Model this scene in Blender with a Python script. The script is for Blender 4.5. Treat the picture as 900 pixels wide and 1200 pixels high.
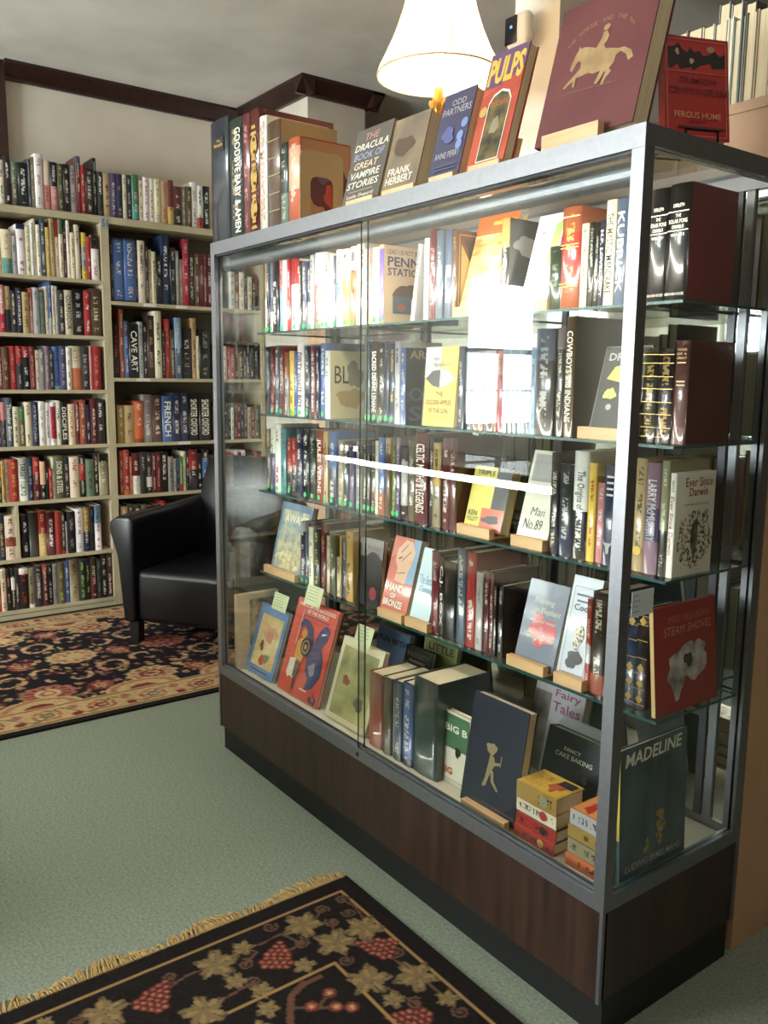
import bpy, bmesh, math, random
import numpy as np
from mathutils import Vector, Matrix

# ------------------------------------------------------------------ clear
for o in list(bpy.data.objects): bpy.data.objects.remove(o, do_unlink=True)
S = bpy.context.scene
COL = S.collection
PI = math.pi

# ------------------------------------------------------------------ camera
CAM = np.array([0.9937, -1.2947, 1.3497]); YAW, PITCH, ROLL, FPX = -0.9334, -0.1533, 0.0109, 998.38
_f = np.array([math.sin(YAW)*math.cos(PITCH), math.cos(YAW)*math.cos(PITCH), math.sin(PITCH)])
_r = np.array([math.cos(YAW), -math.sin(YAW), 0.0]); _u = np.cross(_r, _f)
RR = math.cos(ROLL)*_r + math.sin(ROLL)*_u; UU = -math.sin(ROLL)*_r + math.cos(ROLL)*_u
MV = np.array([RR, UU, _f])
cd = bpy.data.cameras.new('camera'); cam = bpy.data.objects.new('camera', cd); COL.objects.link(cam)
cd.sensor_width = 36; cd.lens = FPX/1200*36; cd.clip_start = 0.02
cam.matrix_world = Matrix([[RR[i], UU[i], -_f[i], CAM[i]] for i in range(3)] + [[0, 0, 0, 1]])
S.camera = cam
S.view_settings.view_transform = 'Standard'; S.view_settings.look = 'None'; S.view_settings.gamma = 1.0
S.view_settings.use_curve_mapping = False
S.view_settings.exposure = 0.25

# ------------------------------------------------------------------ world (overcast daylight seen through the windows)
W = bpy.data.worlds.new('sky'); S.world = W; W.use_nodes = True
bg = W.node_tree.nodes['Background']; bg.inputs[0].default_value = (0.95, 0.975, 1.0, 1); bg.inputs[1].default_value = 36.0

def portal(name, loc, rot, sx, sy):
    l = bpy.data.lights.new(name, 'AREA'); l.shape = 'RECTANGLE'; l.size = sx; l.size_y = sy
    l.cycles.is_portal = True
    o = bpy.data.objects.new(name, l); COL.objects.link(o); o.location = loc; o.rotation_euler = rot
def area(name, loc, target, sx, sy, power, col):
    l = bpy.data.lights.new(name, 'AREA'); l.shape = 'RECTANGLE'; l.size = sx; l.size_y = sy; l.energy = power; l.color = col
    o = bpy.data.objects.new(name, l); COL.objects.link(o); o.location = loc
    d = Vector(target)-Vector(loc); o.rotation_euler = d.to_track_quat('-Z', 'Y').to_euler(); return o
WIN1 = (-4.25, -3.35, 0.95, 2.20)      # y0,y1,z0,z1 in wall_left
WIN_FILL = [(-3.35, -1.35, 0.85, 2.5)]   # x0,x1,z0,z1 in wall_front; unseen window added for room fill
portal('window_portal', (-4.40, -3.8, 1.575), (0, -PI/2, 0), 1.25, 0.9)
for (a, b, z0, z1) in WIN_FILL: portal('window_portal', ((a+b)/2, -4.68, (z0+z1)/2), (PI/2, 0, 0), b-a, z1-z0)
area('showcase_strip_light', (-0.88, 0.062, 1.728), (-0.88, 0.30, 1.30), 1.62, 0.03, 5.6, (1.0, 0.93, 0.80))

# ------------------------------------------------------------------ pixel helpers
def ray(u, v): return np.array([(u-450)/FPX, (600-v)/FPX, 1.0]) @ MV
def on(u, v, ax, val):
    d = ray(u, v); t = (val-CAM[ax])/d[ax]; return CAM+t*d
def on_line_u(u, P0, D):      # parameter along P0+t*D that shows at pixel column u
    q0 = MV @ (np.array(P0)-CAM); q1 = MV @ np.array(D); k = (u-450)/FPX
    return (k*q0[2]-q0[0])/(q1[0]-k*q1[2])
def on_line_v(v, P0, D):
    q0 = MV @ (np.array(P0)-CAM); q1 = MV @ np.array(D); k = (600-v)/FPX
    return (k*q0[2]-q0[1])/(q1[1]-k*q1[2])

# ------------------------------------------------------------------ materials
def lin(c):
    return tuple(((x/255)/12.92 if x/255 <= .04045 else ((x/255+.055)/1.055)**2.4) for x in c[:3])
PAL = dict(
 cream=(218,204,174), white=(226,224,218), black=(24,23,24), charcoal=(48,47,48), grey=(128,126,122), silver=(172,172,170),
 tan=(176,148,106), gold=(196,158,78), brown=(88,62,42), chocolate=(58,40,32), olive=(92,90,60), khaki=(142,134,100),
 red=(168,42,38), crimson=(178,32,62), maroon=(92,28,32), pink=(206,128,122), orange=(200,96,48), rust=(150,72,46),
 yellow=(226,190,62), mustard=(160,126,54), green=(68,118,76), teal=(78,146,142), sage=(108,128,106), forest=(42,58,50),
 blue=(62,96,160), navy=(34,42,72), slate=(74,88,110), skyblue=(122,162,196), purple=(78,64,110), mauve=(132,112,124),
 burgundy=(112,40,48), ivory=(236,230,210), peach=(222,168,130), lime=(140,190,90))
for _k, _c in list(PAL.items()):
    _g = .3*_c[0]+.59*_c[1]+.11*_c[2]; PAL[_k] = tuple(int(round(_g+(x-_g)*.86)) for x in _c)
WORD = dict(cream='cream', skyblue='sky blue', charcoal='charcoal')
MC = {}
def nt(name):
    m = bpy.data.materials.new(name); m.use_nodes = True; return m, m.node_tree.nodes, m.node_tree.links
def flat(col, rough=.5, metal=0.0, coat=0.0, name=None):
    c = PAL[col] if isinstance(col, str) else col
    k = (c, rough, metal, coat)
    if k not in MC:
        m, n, l = nt(name or 'paint'); b = n['Principled BSDF']
        b.inputs['Base Color'].default_value = (*lin(c), 1); b.inputs['Roughness'].default_value = rough
        b.inputs['Metallic'].default_value = metal; b.inputs['Coat Weight'].default_value = coat; b.inputs['Coat Roughness'].default_value = .06
        MC[k] = m
    return MC[k]
def mottle(ca, cb, scale=8, rough=.6, detail=4, stretch=(1,1,1), lo=.35, hi=.65, bump=0, coat=0, name='mottled', spec=.5):
    k = ('mot', ca, cb, scale, rough, stretch, lo, hi, bump, coat)
    if k in MC: return MC[k]
    ca = PAL[ca] if isinstance(ca, str) else ca; cb = PAL[cb] if isinstance(cb, str) else cb
    m, n, l = nt(name); b = n['Principled BSDF']
    tc = n.new('ShaderNodeTexCoord'); mp = n.new('ShaderNodeMapping'); mp.inputs['Scale'].default_value = stretch
    no = n.new('ShaderNodeTexNoise'); no.inputs['Scale'].default_value = scale; no.inputs['Detail'].default_value = detail
    cr = n.new('ShaderNodeValToRGB'); cr.color_ramp.elements[0].position = lo; cr.color_ramp.elements[1].position = hi
    cr.color_ramp.elements[0].color = (*lin(ca), 1); cr.color_ramp.elements[1].color = (*lin(cb), 1)
    l.new(tc.outputs['Object'], mp.inputs[0]); l.new(mp.outputs[0], no.inputs['Vector']); l.new(no.outputs[0], cr.inputs[0]); l.new(cr.outputs[0], b.inputs['Base Color'])
    b.inputs['Roughness'].default_value = rough; b.inputs['Coat Weight'].default_value = coat; b.inputs['Coat Roughness'].default_value = .06
    b.inputs['Specular IOR Level'].default_value = spec
    if bump:
        bp = n.new('ShaderNodeBump'); bp.inputs['Strength'].default_value = bump; bp.inputs['Distance'].default_value = .004
        l.new(no.outputs[0], bp.inputs['Height']); l.new(bp.outputs[0], b.inputs['Normal'])
    MC[k] = m; return m
def emis(col, s, name='glow'):
    k = ('em', col, s)
    if k not in MC:
        m, n, l = nt(name); e = n.new('ShaderNodeEmission'); e.inputs[0].default_value = (*col, 1); e.inputs[1].default_value = s
        l.new(e.outputs[0], n['Material Output'].inputs[0]); MC[k] = m
    return MC[k]
def make_glass(name, tint, r0=.04, rough=0.0):
    m, n, l = nt(name); n.remove(n['Principled BSDF'])
    t = n.new('ShaderNodeBsdfTransparent'); t.inputs[0].default_value = (*tint, 1)
    g = n.new('ShaderNodeBsdfGlossy'); g.inputs['Roughness'].default_value = rough
    lw = n.new('ShaderNodeLayerWeight'); lw.inputs[0].default_value = .5
    p = n.new('ShaderNodeMath'); p.operation = 'POWER'; p.inputs[1].default_value = 5; l.new(lw.outputs['Facing'], p.inputs[0])
    a = n.new('ShaderNodeMath'); a.operation = 'MULTIPLY_ADD'; a.inputs[1].default_value = 1-r0; a.inputs[2].default_value = r0; l.new(p.outputs[0], a.inputs[0])
    x = n.new('ShaderNodeMixShader'); l.new(a.outputs[0], x.inputs[0]); l.new(t.outputs[0], x.inputs[1]); l.new(g.outputs[0], x.inputs[2])
    l.new(x.outputs[0], n['Material Output'].inputs[0]); return m
GLASS = make_glass('clear_glass', (.97, .985, .975)); GLASS_SHELF = make_glass('shelf_glass', (.93, .97, .955))
EDGE = flat((34, 78, 74), .25, name='glass_edge'); DOOR_EDGE = flat((30, 44, 44), .3, name='door_edge')
MIRROR = flat((188, 194, 192), .03, 1.0, name='mirror')
ALU = mottle((128, 130, 134), (133, 135, 139), 60, .42, 2, (1, 1, 1), name='aluminium'); ALU.node_tree.nodes['Principled BSDF'].inputs['Metallic'].default_value = .85
DARKALU = flat((74, 76, 80), .4, .8, name='dark_metal')
CHROME = flat((210, 210, 214), .12, 1.0, name='chrome')
WALNUT = mottle((34, 21, 14), (62, 41, 28), 7, .42, 6, (6, 6, .35), .3, .75, name='walnut_laminate')
KICK = flat((14, 14, 15), .5, name='toe_kick')
PAINTWOOD = mottle((172, 162, 132), (186, 176, 146), 5, .5, 3, name='painted_shelf')
PANELTAN = mottle((184, 148, 116), (194, 158, 126), 3, .55, 3, name='tan_board')
LEATHER = mottle((12, 13, 18), (20, 21, 28), 120, .32, 3, bump=.12, name='black_leather')
BLOCKWOOD = mottle((206, 164, 114), (224, 186, 138), 9, .5, 4, (.6, 6, 6), name='pale_wood')
WALL = mottle((206, 198, 182), (216, 209, 195), 2.5, .85, 5, name='wall_paint')
CEIL = mottle((206, 203, 197), (226, 223, 217), 3.2, .9, 9, lo=.3, hi=.7, bump=.45, name='plaster_ceiling')
TRIM = mottle((36, 16, 13), (50, 23, 18), 6, .4, 4, (1, 4, 4), name='dark_stained_trim')
CARPET = mottle((112, 123, 109), (150, 157, 141), 130, .95, 8, bump=.4, lo=.28, hi=.72, name='sage_carpet', spec=.1)
PAGES = mottle((214, 196, 158), (228, 212, 178), 200, .8, 2, (1, 1, .02), name='page_edges')
PAGESW = PAGES

# one material for every plain jacket: colours come from the object's own properties, print sits on the spine
def make_jacket(name, rough, coat, typ='OBJECT'):
    m, n, l = nt(name); b = n['Principled BSDF']
    def att(nm):
        a = n.new('ShaderNodeAttribute'); a.attribute_type = typ; a.attribute_name = nm; return a
    def mth(op, a, b2=None, c=None):
        x = n.new('ShaderNodeMath'); x.operation = op
        for i, q in enumerate((a, b2, c)):
            if q is None: continue
            if isinstance(q, (int, float)): x.inputs[i].default_value = q
            else: l.new(q, x.inputs[i])
        return x.outputs[0]
    def mix(f, A, B):
        x = n.new('ShaderNodeMix'); x.data_type = 'RGBA'; l.new(f, x.inputs[0]); l.new(A, x.inputs[6]); l.new(B, x.inputs[7]); return x.outputs[2]
    c1, c2, c3, pr = att('c1'), att('c2'), att('c3'), att('pr')
    uv = n.new('ShaderNodeUVMap'); sx = n.new('ShaderNodeSeparateXYZ'); l.new(uv.outputs[0], sx.inputs[0]); u, v = sx.outputs[0], sx.outputs[1]
    ps = n.new('ShaderNodeSeparateXYZ'); l.new(pr.outputs['Vector'], ps.inputs[0]); b0, b1, seed = ps.outputs[0], ps.outputs[1], ps.outputs[2]
    rt = att('ratio').outputs['Fac']
    band = mth('MULTIPLY', mth('GREATER_THAN', v, b0), mth('LESS_THAN', v, b1))
    col = mix(band, c1.outputs['Color'], c2.outputs['Color'])
    cv = n.new('ShaderNodeCombineXYZ'); l.new(mth('MULTIPLY', u, 3.0), cv.inputs[0]); l.new(mth('MULTIPLY', mth('MULTIPLY', v, rt), 6.0), cv.inputs[1]); l.new(seed, cv.inputs[2])
    no = n.new('ShaderNodeTexNoise'); no.inputs['Scale'].default_value = 1.0; no.inputs['Detail'].default_value = 1.0; l.new(cv.outputs[0], no.inputs['Vector'])
    cw = n.new('ShaderNodeCombineXYZ'); l.new(mth('MULTIPLY', v, 5.0), cw.inputs[1]); l.new(seed, cw.inputs[2])
    nw = n.new('ShaderNodeTexNoise'); nw.inputs['Scale'].default_value = 1.0; nw.inputs['Detail'].default_value = 0; l.new(cw.outputs[0], nw.inputs['Vector'])
    ins = mth('MULTIPLY', mth('GREATER_THAN', u, .30), mth('LESS_THAN', u, .70))
    inv = mth('MULTIPLY', mth('GREATER_THAN', v, .08), mth('LESS_THAN', v, .93))
    let = mth('MULTIPLY', mth('MULTIPLY', ins, inv), mth('MULTIPLY', mth('GREATER_THAN', no.outputs[0], .49), mth('GREATER_THAN', nw.outputs[0], .46)))
    col = mix(mth('MULTIPLY', let, .8), col, c3.outputs['Color']); l.new(col, b.inputs['Base Color'])
    b.inputs['Roughness'].default_value = rough; b.inputs['Coat Weight'].default_value = coat; b.inputs['Coat Roughness'].default_value = .08
    return m
JACKET = make_jacket('book_jacket', .45, .15); JACKET_GLOSS = make_jacket('glossy_book_jacket', .3, .8); JACKET_JOIN = make_jacket('far_book_jacket', .45, .15, 'GEOMETRY')

# ------------------------------------------------------------------ mesh helpers
class MB:
    def __init__(s): s.v = []; s.f = []; s.m = []
    def quad(s, pts, mi=0):
        k = len(s.v); s.v += [tuple(p) for p in pts]; s.f.append(tuple(range(k, k+len(pts)))); s.m.append(mi)
    def box(s, x0, y0, z0, x1, y1, z1, mi=0):
        k = len(s.v); s.v += [(x0,y0,z0),(x1,y0,z0),(x1,y1,z0),(x0,y1,z0),(x0,y0,z1),(x1,y0,z1),(x1,y1,z1),(x0,y1,z1)]
        for q in ((0,3,2,1),(4,5,6,7),(0,1,5,4),(1,2,6,5),(2,3,7,6),(3,0,4,7)): s.f.append(tuple(k+i for i in q)); s.m.append(mi)
    def prism(s, poly, a, b, axis=1, mi=0):     # polygon in the two other axes, extruded from a to b along axis
        n = len(poly); k = len(s.v)
        def P(p, t): return {0: (t, p[0], p[1]), 1: (p[0], t, p[1]), 2: (p[0], p[1], t)}[axis]
        s.v += [P(p, a) for p in poly]+[P(p, b) for p in poly]
        s.f.append(tuple(range(k, k+n))); s.f.append(tuple(range(k+2*n-1, k+n-1, -1))); s.m += [mi, mi]
        for i in range(n): j = (i+1) % n; s.f.append((k+i, k+n+i, k+n+j, k+j)); s.m.append(mi)
    def tube(s, P, Q, r, n=10, r2=None, mi=0):
        P = Vector(P); Q = Vector(Q); d = (Q-P).normalized(); a = d.orthogonal().normalized(); b = d.cross(a); r2 = r if r2 is None else r2
        k = len(s.v)
        for i in range(n): t = 2*PI*i/n; s.v.append(tuple(P+(a*math.cos(t)+b*math.sin(t))*r))
        for i in range(n): t = 2*PI*i/n; s.v.append(tuple(Q+(a*math.cos(t)+b*math.sin(t))*r2))
        s.f.append(tuple(range(k+n-1, k-1, -1))); s.f.append(tuple(range(k+n, k+2*n))); s.m += [mi, mi]
        for i in range(n): j = (i+1) % n; s.f.append((k+i, k+j, k+n+j, k+n+i)); s.m.append(mi)
    def lathe(s, prof, cx, cy, n=32, mi=0, cap=True):
        k = len(s.v); N = len(prof)
        for r, z in prof:
            for i in range(n): t = 2*PI*i/n; s.v.append((cx+r*math.cos(t), cy+r*math.sin(t), z))
        for a in range(N-1):
            for i in range(n): j = (i+1) % n; s.f.append((k+a*n+i, k+a*n+j, k+(a+1)*n+j, k+(a+1)*n+i)); s.m.append(mi)
        if cap:
            s.f.append(tuple(range(k+n-1, k-1, -1))); s.f.append(tuple(range(k+(N-1)*n, k+N*n))); s.m += [mi, mi]
    def build(s, name, mats, parent=None, smooth=False, kind=None):
        me = bpy.data.meshes.new(name); me.from_pydata(s.v, [], s.f)
        for m in (mats if isinstance(mats, (list, tuple)) else [mats]): me.materials.append(m)
        me.polygons.foreach_set('material_index', s.m)
        if smooth: me.polygons.foreach_set('use_smooth', [True]*len(s.f))
        me.update(); o = bpy.data.objects.new(name, me); COL.objects.link(o)
        if parent is not None: o.parent = parent
        if kind: o['kind'] = kind
        return o
def bevel(o, w, seg=3):
    bm = bmesh.new(); bm.from_mesh(o.data)
    bmesh.ops.bevel(bm, geom=bm.edges[:]+bm.verts[:], offset=w, segments=seg, profile=.5, affect='EDGES', clamp_overlap=True)
    bmesh.ops.recalc_face_normals(bm, faces=bm.faces)
    for f in bm.faces: f.smooth = True
    bm.to_mesh(o.data); bm.free(); return o
def B(name, mats, x0, y0, z0, x1, y1, z1, parent=None, kind=None):
    m = MB(); m.box(x0, y0, z0, x1, y1, z1); return m.build(name, mats, parent, kind=kind)
def empty(name, loc=(0,0,0), rz=0):
    o = bpy.data.objects.new(name, None); COL.objects.link(o); o.location = loc; o.rotation_euler = (0,0,rz); o.empty_display_size = .05; return o
def tag(o, label, cat, group=None):
    o['label'] = label; o['category'] = cat
    if group: o['group'] = group
    return o
def struct(name, mats, *b):
    return B(name, mats, *b, kind='structure')

# text -> mesh, cached
TXT = {}
def text_mesh(s, bold=0.0, shear=0.0):
    k = (s, bold, shear)
    if k not in TXT:
        c = bpy.data.curves.new('t', 'FONT'); c.body = s; c.offset = bold; c.shear = shear; c.resolution_u = 2
        o = bpy.data.objects.new('t', c); COL.objects.link(o)
        me = bpy.data.meshes.new_from_object(o); bpy.data.objects.remove(o); bpy.data.curves.remove(c)
        V = np.zeros(len(me.vertices)*3); me.vertices.foreach_get('co', V); V = V.reshape(-1, 3)
        F = [tuple(p.vertices) for p in me.polygons]; bpy.data.meshes.remove(me); TXT[k] = (V, F)
    return TXT[k]
def put_text(parent, s, O, adv, up, w, h, col, name='title', bold=0.0, shear=0.0, rough=.5, keep=False):
    V, F = text_mesh(s, bold, shear)
    if len(V) == 0: return
    lo = V.min(0); sz = V.max(0)-lo; sz[sz == 0] = 1
    kx, ky = w/sz[0], h/sz[1]; ox = oy = 0
    if keep:
        k = min(kx, ky); ox = (w-k*sz[0])/2; oy = (h-k*sz[1])/2; kx = ky = k
    O = np.array(O, float); adv = np.array(adv, float); up = np.array(up, float)
    P = O + ((V[:, :1]-lo[0])*kx+ox)*adv + ((V[:, 1:2]-lo[1])*ky+oy)*up
    me = bpy.data.meshes.new(name); me.from_pydata(P.tolist(), [], F); me.materials.append(flat(col, rough)); me.update()
    o = bpy.data.objects.new(name, me); COL.objects.link(o); o.parent = parent; return o

# ------------------------------------------------------------------ books
rnd = random.Random(7)
# local frame: spine at x=0 facing -X, fore-edge at x=w, front cover y=0 facing -Y, back cover y=t
def book(w, h, t, c1, c2=None, band=(2, 2), c3=None, gloss=True, mat=None, flatspine=False, name='book', bulge=None):
    rgb = lambda c: PAL[c] if isinstance(c, str) else c
    bt = min(.0028, t*.22); ov = .003
    b = bulge if bulge is not None else (0 if flatspine else min(t*.13, .006))
    pts = [(w, 0), (0, 0)]
    if b:
        for q in range(1, 6): a = q/6; pts.append((-b*math.sin(PI*a), t*a))
    pts += [(0, t), (w, t), (w, t-bt), (bt, t-bt), (bt, bt), (w, bt)]
    n = len(pts); V = [(x, y, 0) for x, y in pts]+[(x, y, h) for x, y in pts]
    F = [tuple(range(n-1, -1, -1)), tuple(range(n, 2*n))]; uvs = [[(-5, -5)]*n]*2
    ns = 6 if b else 1
    for i in range(n):
        j = (i+1) % n; F.append((i, n+i, n+j, j)) ; sp = 1 <= i <= ns
        F[-1] = (i, j, n+j, n+i)[::-1]
        if sp:
            ui, uj = pts[i][1]/t, pts[j][1]/t; ui, uj = 1-ui, 1-uj
            uvs.append([(ui, 1), (uj, 1), (uj, 0), (ui, 0)])
        else: uvs.append([(-5, -5)]*4)
    me = bpy.data.meshes.new(name); me.from_pydata(V, [], F); ul = me.uv_layers.new(name='UVMap')
    ul.data.foreach_set('uv', [q for fu in uvs for p in fu for q in p])
    if b: me.polygons.foreach_set('use_smooth', [2+1 <= k <= 2+ns for k in range(len(F))])
    me.materials.append(mat or (JACKET_GLOSS if gloss else JACKET)); me.update()
    o = bpy.data.objects.new(name, me); COL.objects.link(o)
    c1r = rgb(c1); jit = lambda c: tuple(min(255, max(0, x+rnd.randint(-5, 5))) for x in c)
    o['c1'] = list(lin(jit(c1r))); o['c2'] = list(lin(rgb(c2) if c2 else c1r))
    lum = sum(c1r)/3; o['c3'] = list(lin(rgb(c3) if c3 else ((40, 36, 34) if lum > 130 else (206, 198, 180))))
    o['pr'] = [float(band[0]), float(band[1]), rnd.uniform(0, 90)]; o['ratio'] = float(h/max(t, .004))
    m = MB(); m.box(bt+.0006, bt+.0003, ov, w-ov, t-bt-.0003, h-ov); m.build('page_block', PAGES, o)
    o['dims'] = [w, h, t, b]
    return o
def spine_text(o, s, v0=.1, v1=.9, col='white', across=.62, horiz=False, uc=.5, bold=.01, shear=0):
    w, h, t, b = o['dims']; x = -b-.0005
    if horiz:      # reads across the spine
        return put_text(o, s, (x, t*(uc+across/2), h*v0), (0, -1, 0), (0, 0, 1), t*across, h*(v1-v0), col, 'spine_title', bold, shear)
    return put_text(o, s, (x, t*(uc+across/2), h*v1), (0, 0, -1), (0, -1, 0), h*(v1-v0), t*across, col, 'spine_title', bold, shear)
def spine_band(o, v0, v1, col, name='spine_band', u0=0.02, u1=.98, metal=0):
    w, h, t, b = o['dims']; x = -b-.0003
    m = MB(); m.quad([(x, t*u1, h*v0), (x, t*u0, h*v0), (x, t*u0, h*v1), (x, t*u1, h*v1)]); return m.build(name, flat(col, .35, metal), o)
class Art:
    def __init__(s, o): s.o = o; s.w, s.h, s.t, s.b = o['dims']; s.k = 0
    def y(s): s.k += 1; return -.0004-.00025*s.k
    def poly(s, pts, col, name='cover_art', rough=.4, mat=None):
        y = s.y(); m = MB(); m.quad([(p[0]*s.w, y, p[1]*s.h) for p in pts]); return m.build(name, mat or flat(col, rough, 0, .5), s.o)
    def rect(s, x0, z0, x1, z1, col, name='cover_art', mat=None): return s.poly([(x0, z0), (x1, z0), (x1, z1), (x0, z1)], col, name, mat=mat)
    def oval(s, cx, cz, rx, rz, col, n=24, a0=0, a1=2*PI, name='cover_art'):
        return s.poly([(cx+rx*math.cos(a0+(a1-a0)*i/n), cz+rz*math.sin(a0+(a1-a0)*i/n)) for i in range(n)], col, name)
    def blob(s, cx, cz, rx, rz, col, seed=1, n=22, am=.3, name='cover_art', mat=None):
        R = random.Random(seed); p = [R.uniform(0, 6) for _ in range(4)]
        pts = []
        for i in range(n):
            a = 2*PI*i/n; k = 1+am*(.5*math.sin(2*a+p[0])+.4*math.sin(3*a+p[1])+.35*math.sin(5*a+p[2])+.2*math.sin(8*a+p[3]))
            pts.append((cx+rx*k*math.cos(a), cz+rz*k*math.sin(a)))
        return s.poly(pts, col, name, mat=mat)
    def frame(s, x0, z0, x1, z1, e, col):
        y = s.y(); m = MB(); W_, H_ = s.w, s.h; ez = e*W_/H_
        for a in ((x0, z0, x1, z0+ez), (x0, z1-ez, x1, z1), (x0, z0, x0+e, z1), (x1-e, z0, x1, z1)):
            m.quad([(a[0]*W_, y, a[1]*H_), (a[2]*W_, y, a[1]*H_), (a[2]*W_, y, a[3]*H_), (a[0]*W_, y, a[3]*H_)])
        return m.build('cover_border', flat(col, .4), s.o)
    def text(s, t, x0, z0, x1, z1, col, bold=.005, shear=0):
        return put_text(s.o, t, (x0*s.w, s.y(), z0*s.h), (1, 0, 0), (0, 0, 1), (x1-x0)*s.w, (z1-z0)*s.h, col, 'title', bold, shear)

_on = ['first','second','third','fourth','fifth','sixth','seventh','eighth','ninth']
ORD = ['zeroth']+_on+['tenth','eleventh','twelfth','thirteenth','fourteenth','fifteenth','sixteenth','seventeenth','eighteenth','nineteenth']
for _t, _o in (('twenty', 'twentieth'), ('thirty', 'thirtieth'), ('forty', 'fortieth'), ('fifty', 'fiftieth')): ORD += [_o]+[_t+'-'+x for x in _on]
def parse(sp):
    # xEnd,top,base[/print][|second@v0-v1][=TITLE]
    title = None
    if '=' in sp: sp, title = sp.split('=')
    band = (2, 2); c2 = None
    if '|' in sp: sp, bb = sp.split('|'); c2, rg = bb.split('@'); band = tuple(float(x) for x in rg.split('-'))
    c3 = None
    if '/' in sp: sp, c3 = sp.split('/')
    return sp, c2, band, c3, title
def row(data, zoom, P0, D, rz, place, group, depth=.16, gloss=True, dots=(), zs=0.0, fromside='left', start=None, n0=0, total=None, lim=None, hmax=.40):
    """data: 'xEnd,top,spec;...' in crop pixels; spines stand on line P0+t*D (world), rz turns spine out"""
    u0, v0, sc = zoom; xs = start; ents = []
    for e in data.strip().split(';'):
        e = e.strip()
        if not e: continue
        xe, tp, sp = e.split(',', 2); xe = float(xe); tp = float(tp)
        ents.append((xs, xe, tp, sp)); xs = xe
    real = [e for e in ents if not e[3].startswith('-')]
    out = []; k = n0; N = total or len(real)+n0
    for (xa, xb, tp, sp) in ents:
        if sp.startswith('-'): continue
        ta = on_line_u(u0+xa*sc, P0, D); tb = on_line_u(u0+xb*sc, P0, D); 
        if lim: ta = min(max(ta, lim[0]), lim[1]); tb = min(max(tb, lim[0]), lim[1])
        if abs(tb-ta) < .005: continue
        k += 1
        t = max(.005, abs(tb-ta)-.0008)
        Pm = np.array(P0)+(ta+tb)/2*np.array(D); h = on_line_v(v0+tp*sc, Pm, (0, 0, 1)); h = min(max(h, .10), hmax)
        c1, c2, band, c3, title = parse(sp)
        d = min(depth, max(.10, h*rnd.uniform(.62, .74)))
        o = book(d, h, t, c1, c2, band, c3, gloss=gloss)
        A_ = np.array(P0)+min(ta, tb)*np.array(D)
        if abs(rz-PI/2) < .01: o.location = (A_[0]+t+.0004, A_[1]+rnd.uniform(0, .006), A_[2])
        else: o.location = (A_[0]-rnd.uniform(0, .008), A_[1]+t+.0004, A_[2]); 
        if abs(rz-PI) < .01: o.location.y = A_[1]+t+.0004
        o.rotation_euler = (0, 0, rz)
        if title:
            tc = c3 or ('black' if sum(PAL[c1]) > 400 else 'ivory')
            o['c3'] = o['c1']; 
            spine_text(o, title, .12, .88, tc)
        if k-n0-1 in dots:
            m = MB(); w, hh, tt, b = o['dims']; r = .0085; x = -b-.0007
            m.quad([(x, tt/2+r*math.cos(2*PI*i/14), .013+r*math.sin(2*PI*i/14)) for i in range(14)]); m.build('price_sticker', flat((70, 190, 118), .5), o)
        size = 'thick ' if t > .042 else ('slim ' if t < .017 else '')
        wd = WORD.get(c1, c1)
        pos = ORD[k] if fromside == 'left' else ORD[N-k+1]
        sd = 'left' if fromside == 'left' else 'right'
        tag(o, f'{size}{wd} book, {pos} from the {sd} {place}', 'book', group)
        out.append(o)
    return out

# ================================================================== the room
XW, CZ = -4.22, 3.03
struct('floor', CARPET, -6.6, -4.6, -.05, 3.1, 3.6, 0)
struct('ceiling', CEIL, -6.6, -4.6, CZ, 3.1, 3.6, CZ+.08)
def holed_wall(name, mat, ax, pos, th, a0, a1, holes):
    """wall plane at pos along axis ax, thickness th outward, spanning a0..a1 with window holes (h0,h1,z0,z1)"""
    m = MB()
    def bx(p0, p1, z0, z1):
        lo, hi = min(pos, pos+th), max(pos, pos+th)
        if ax == 0: m.box(lo, p0, z0, hi, p1, z1)
        else: m.box(p0, lo, z0, p1, hi, z1)
    c = a0
    for h0, h1, z0, z1 in sorted(holes):
        bx(c, h0, 0, CZ); bx(h0, h1, 0, z0); bx(h0, h1, z1, CZ); c = h1
    bx(c, a1, 0, CZ); return m.build(name, mat, kind='structure')
holed_wall('wall_left', WALL, 0, XW, -.12, -4.6, 1.40, [WIN1])
holed_wall('wall_front', WALL, 1, -4.6, -.12, -4.34, 3.1, WIN_FILL)
WALLB = mottle((112, 92, 70), (124, 103, 80), 2.5, .7, 4, name='brown_panelling')
holed_wall('wall_back', WALLB, 1, 3.6, .12, -6.6, 3.1, [])
holed_wall('wall_right', WALLB, 0, 3.1, .12, -4.72, 3.72, [])
holed_wall('wall_far', WALL, 0, -6.6, -.12, 1.2, 3.72, [])
struct('wall_alcove', WALL, -6.6, 1.40, 0, -3.42, 1.80, CZ)
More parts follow.
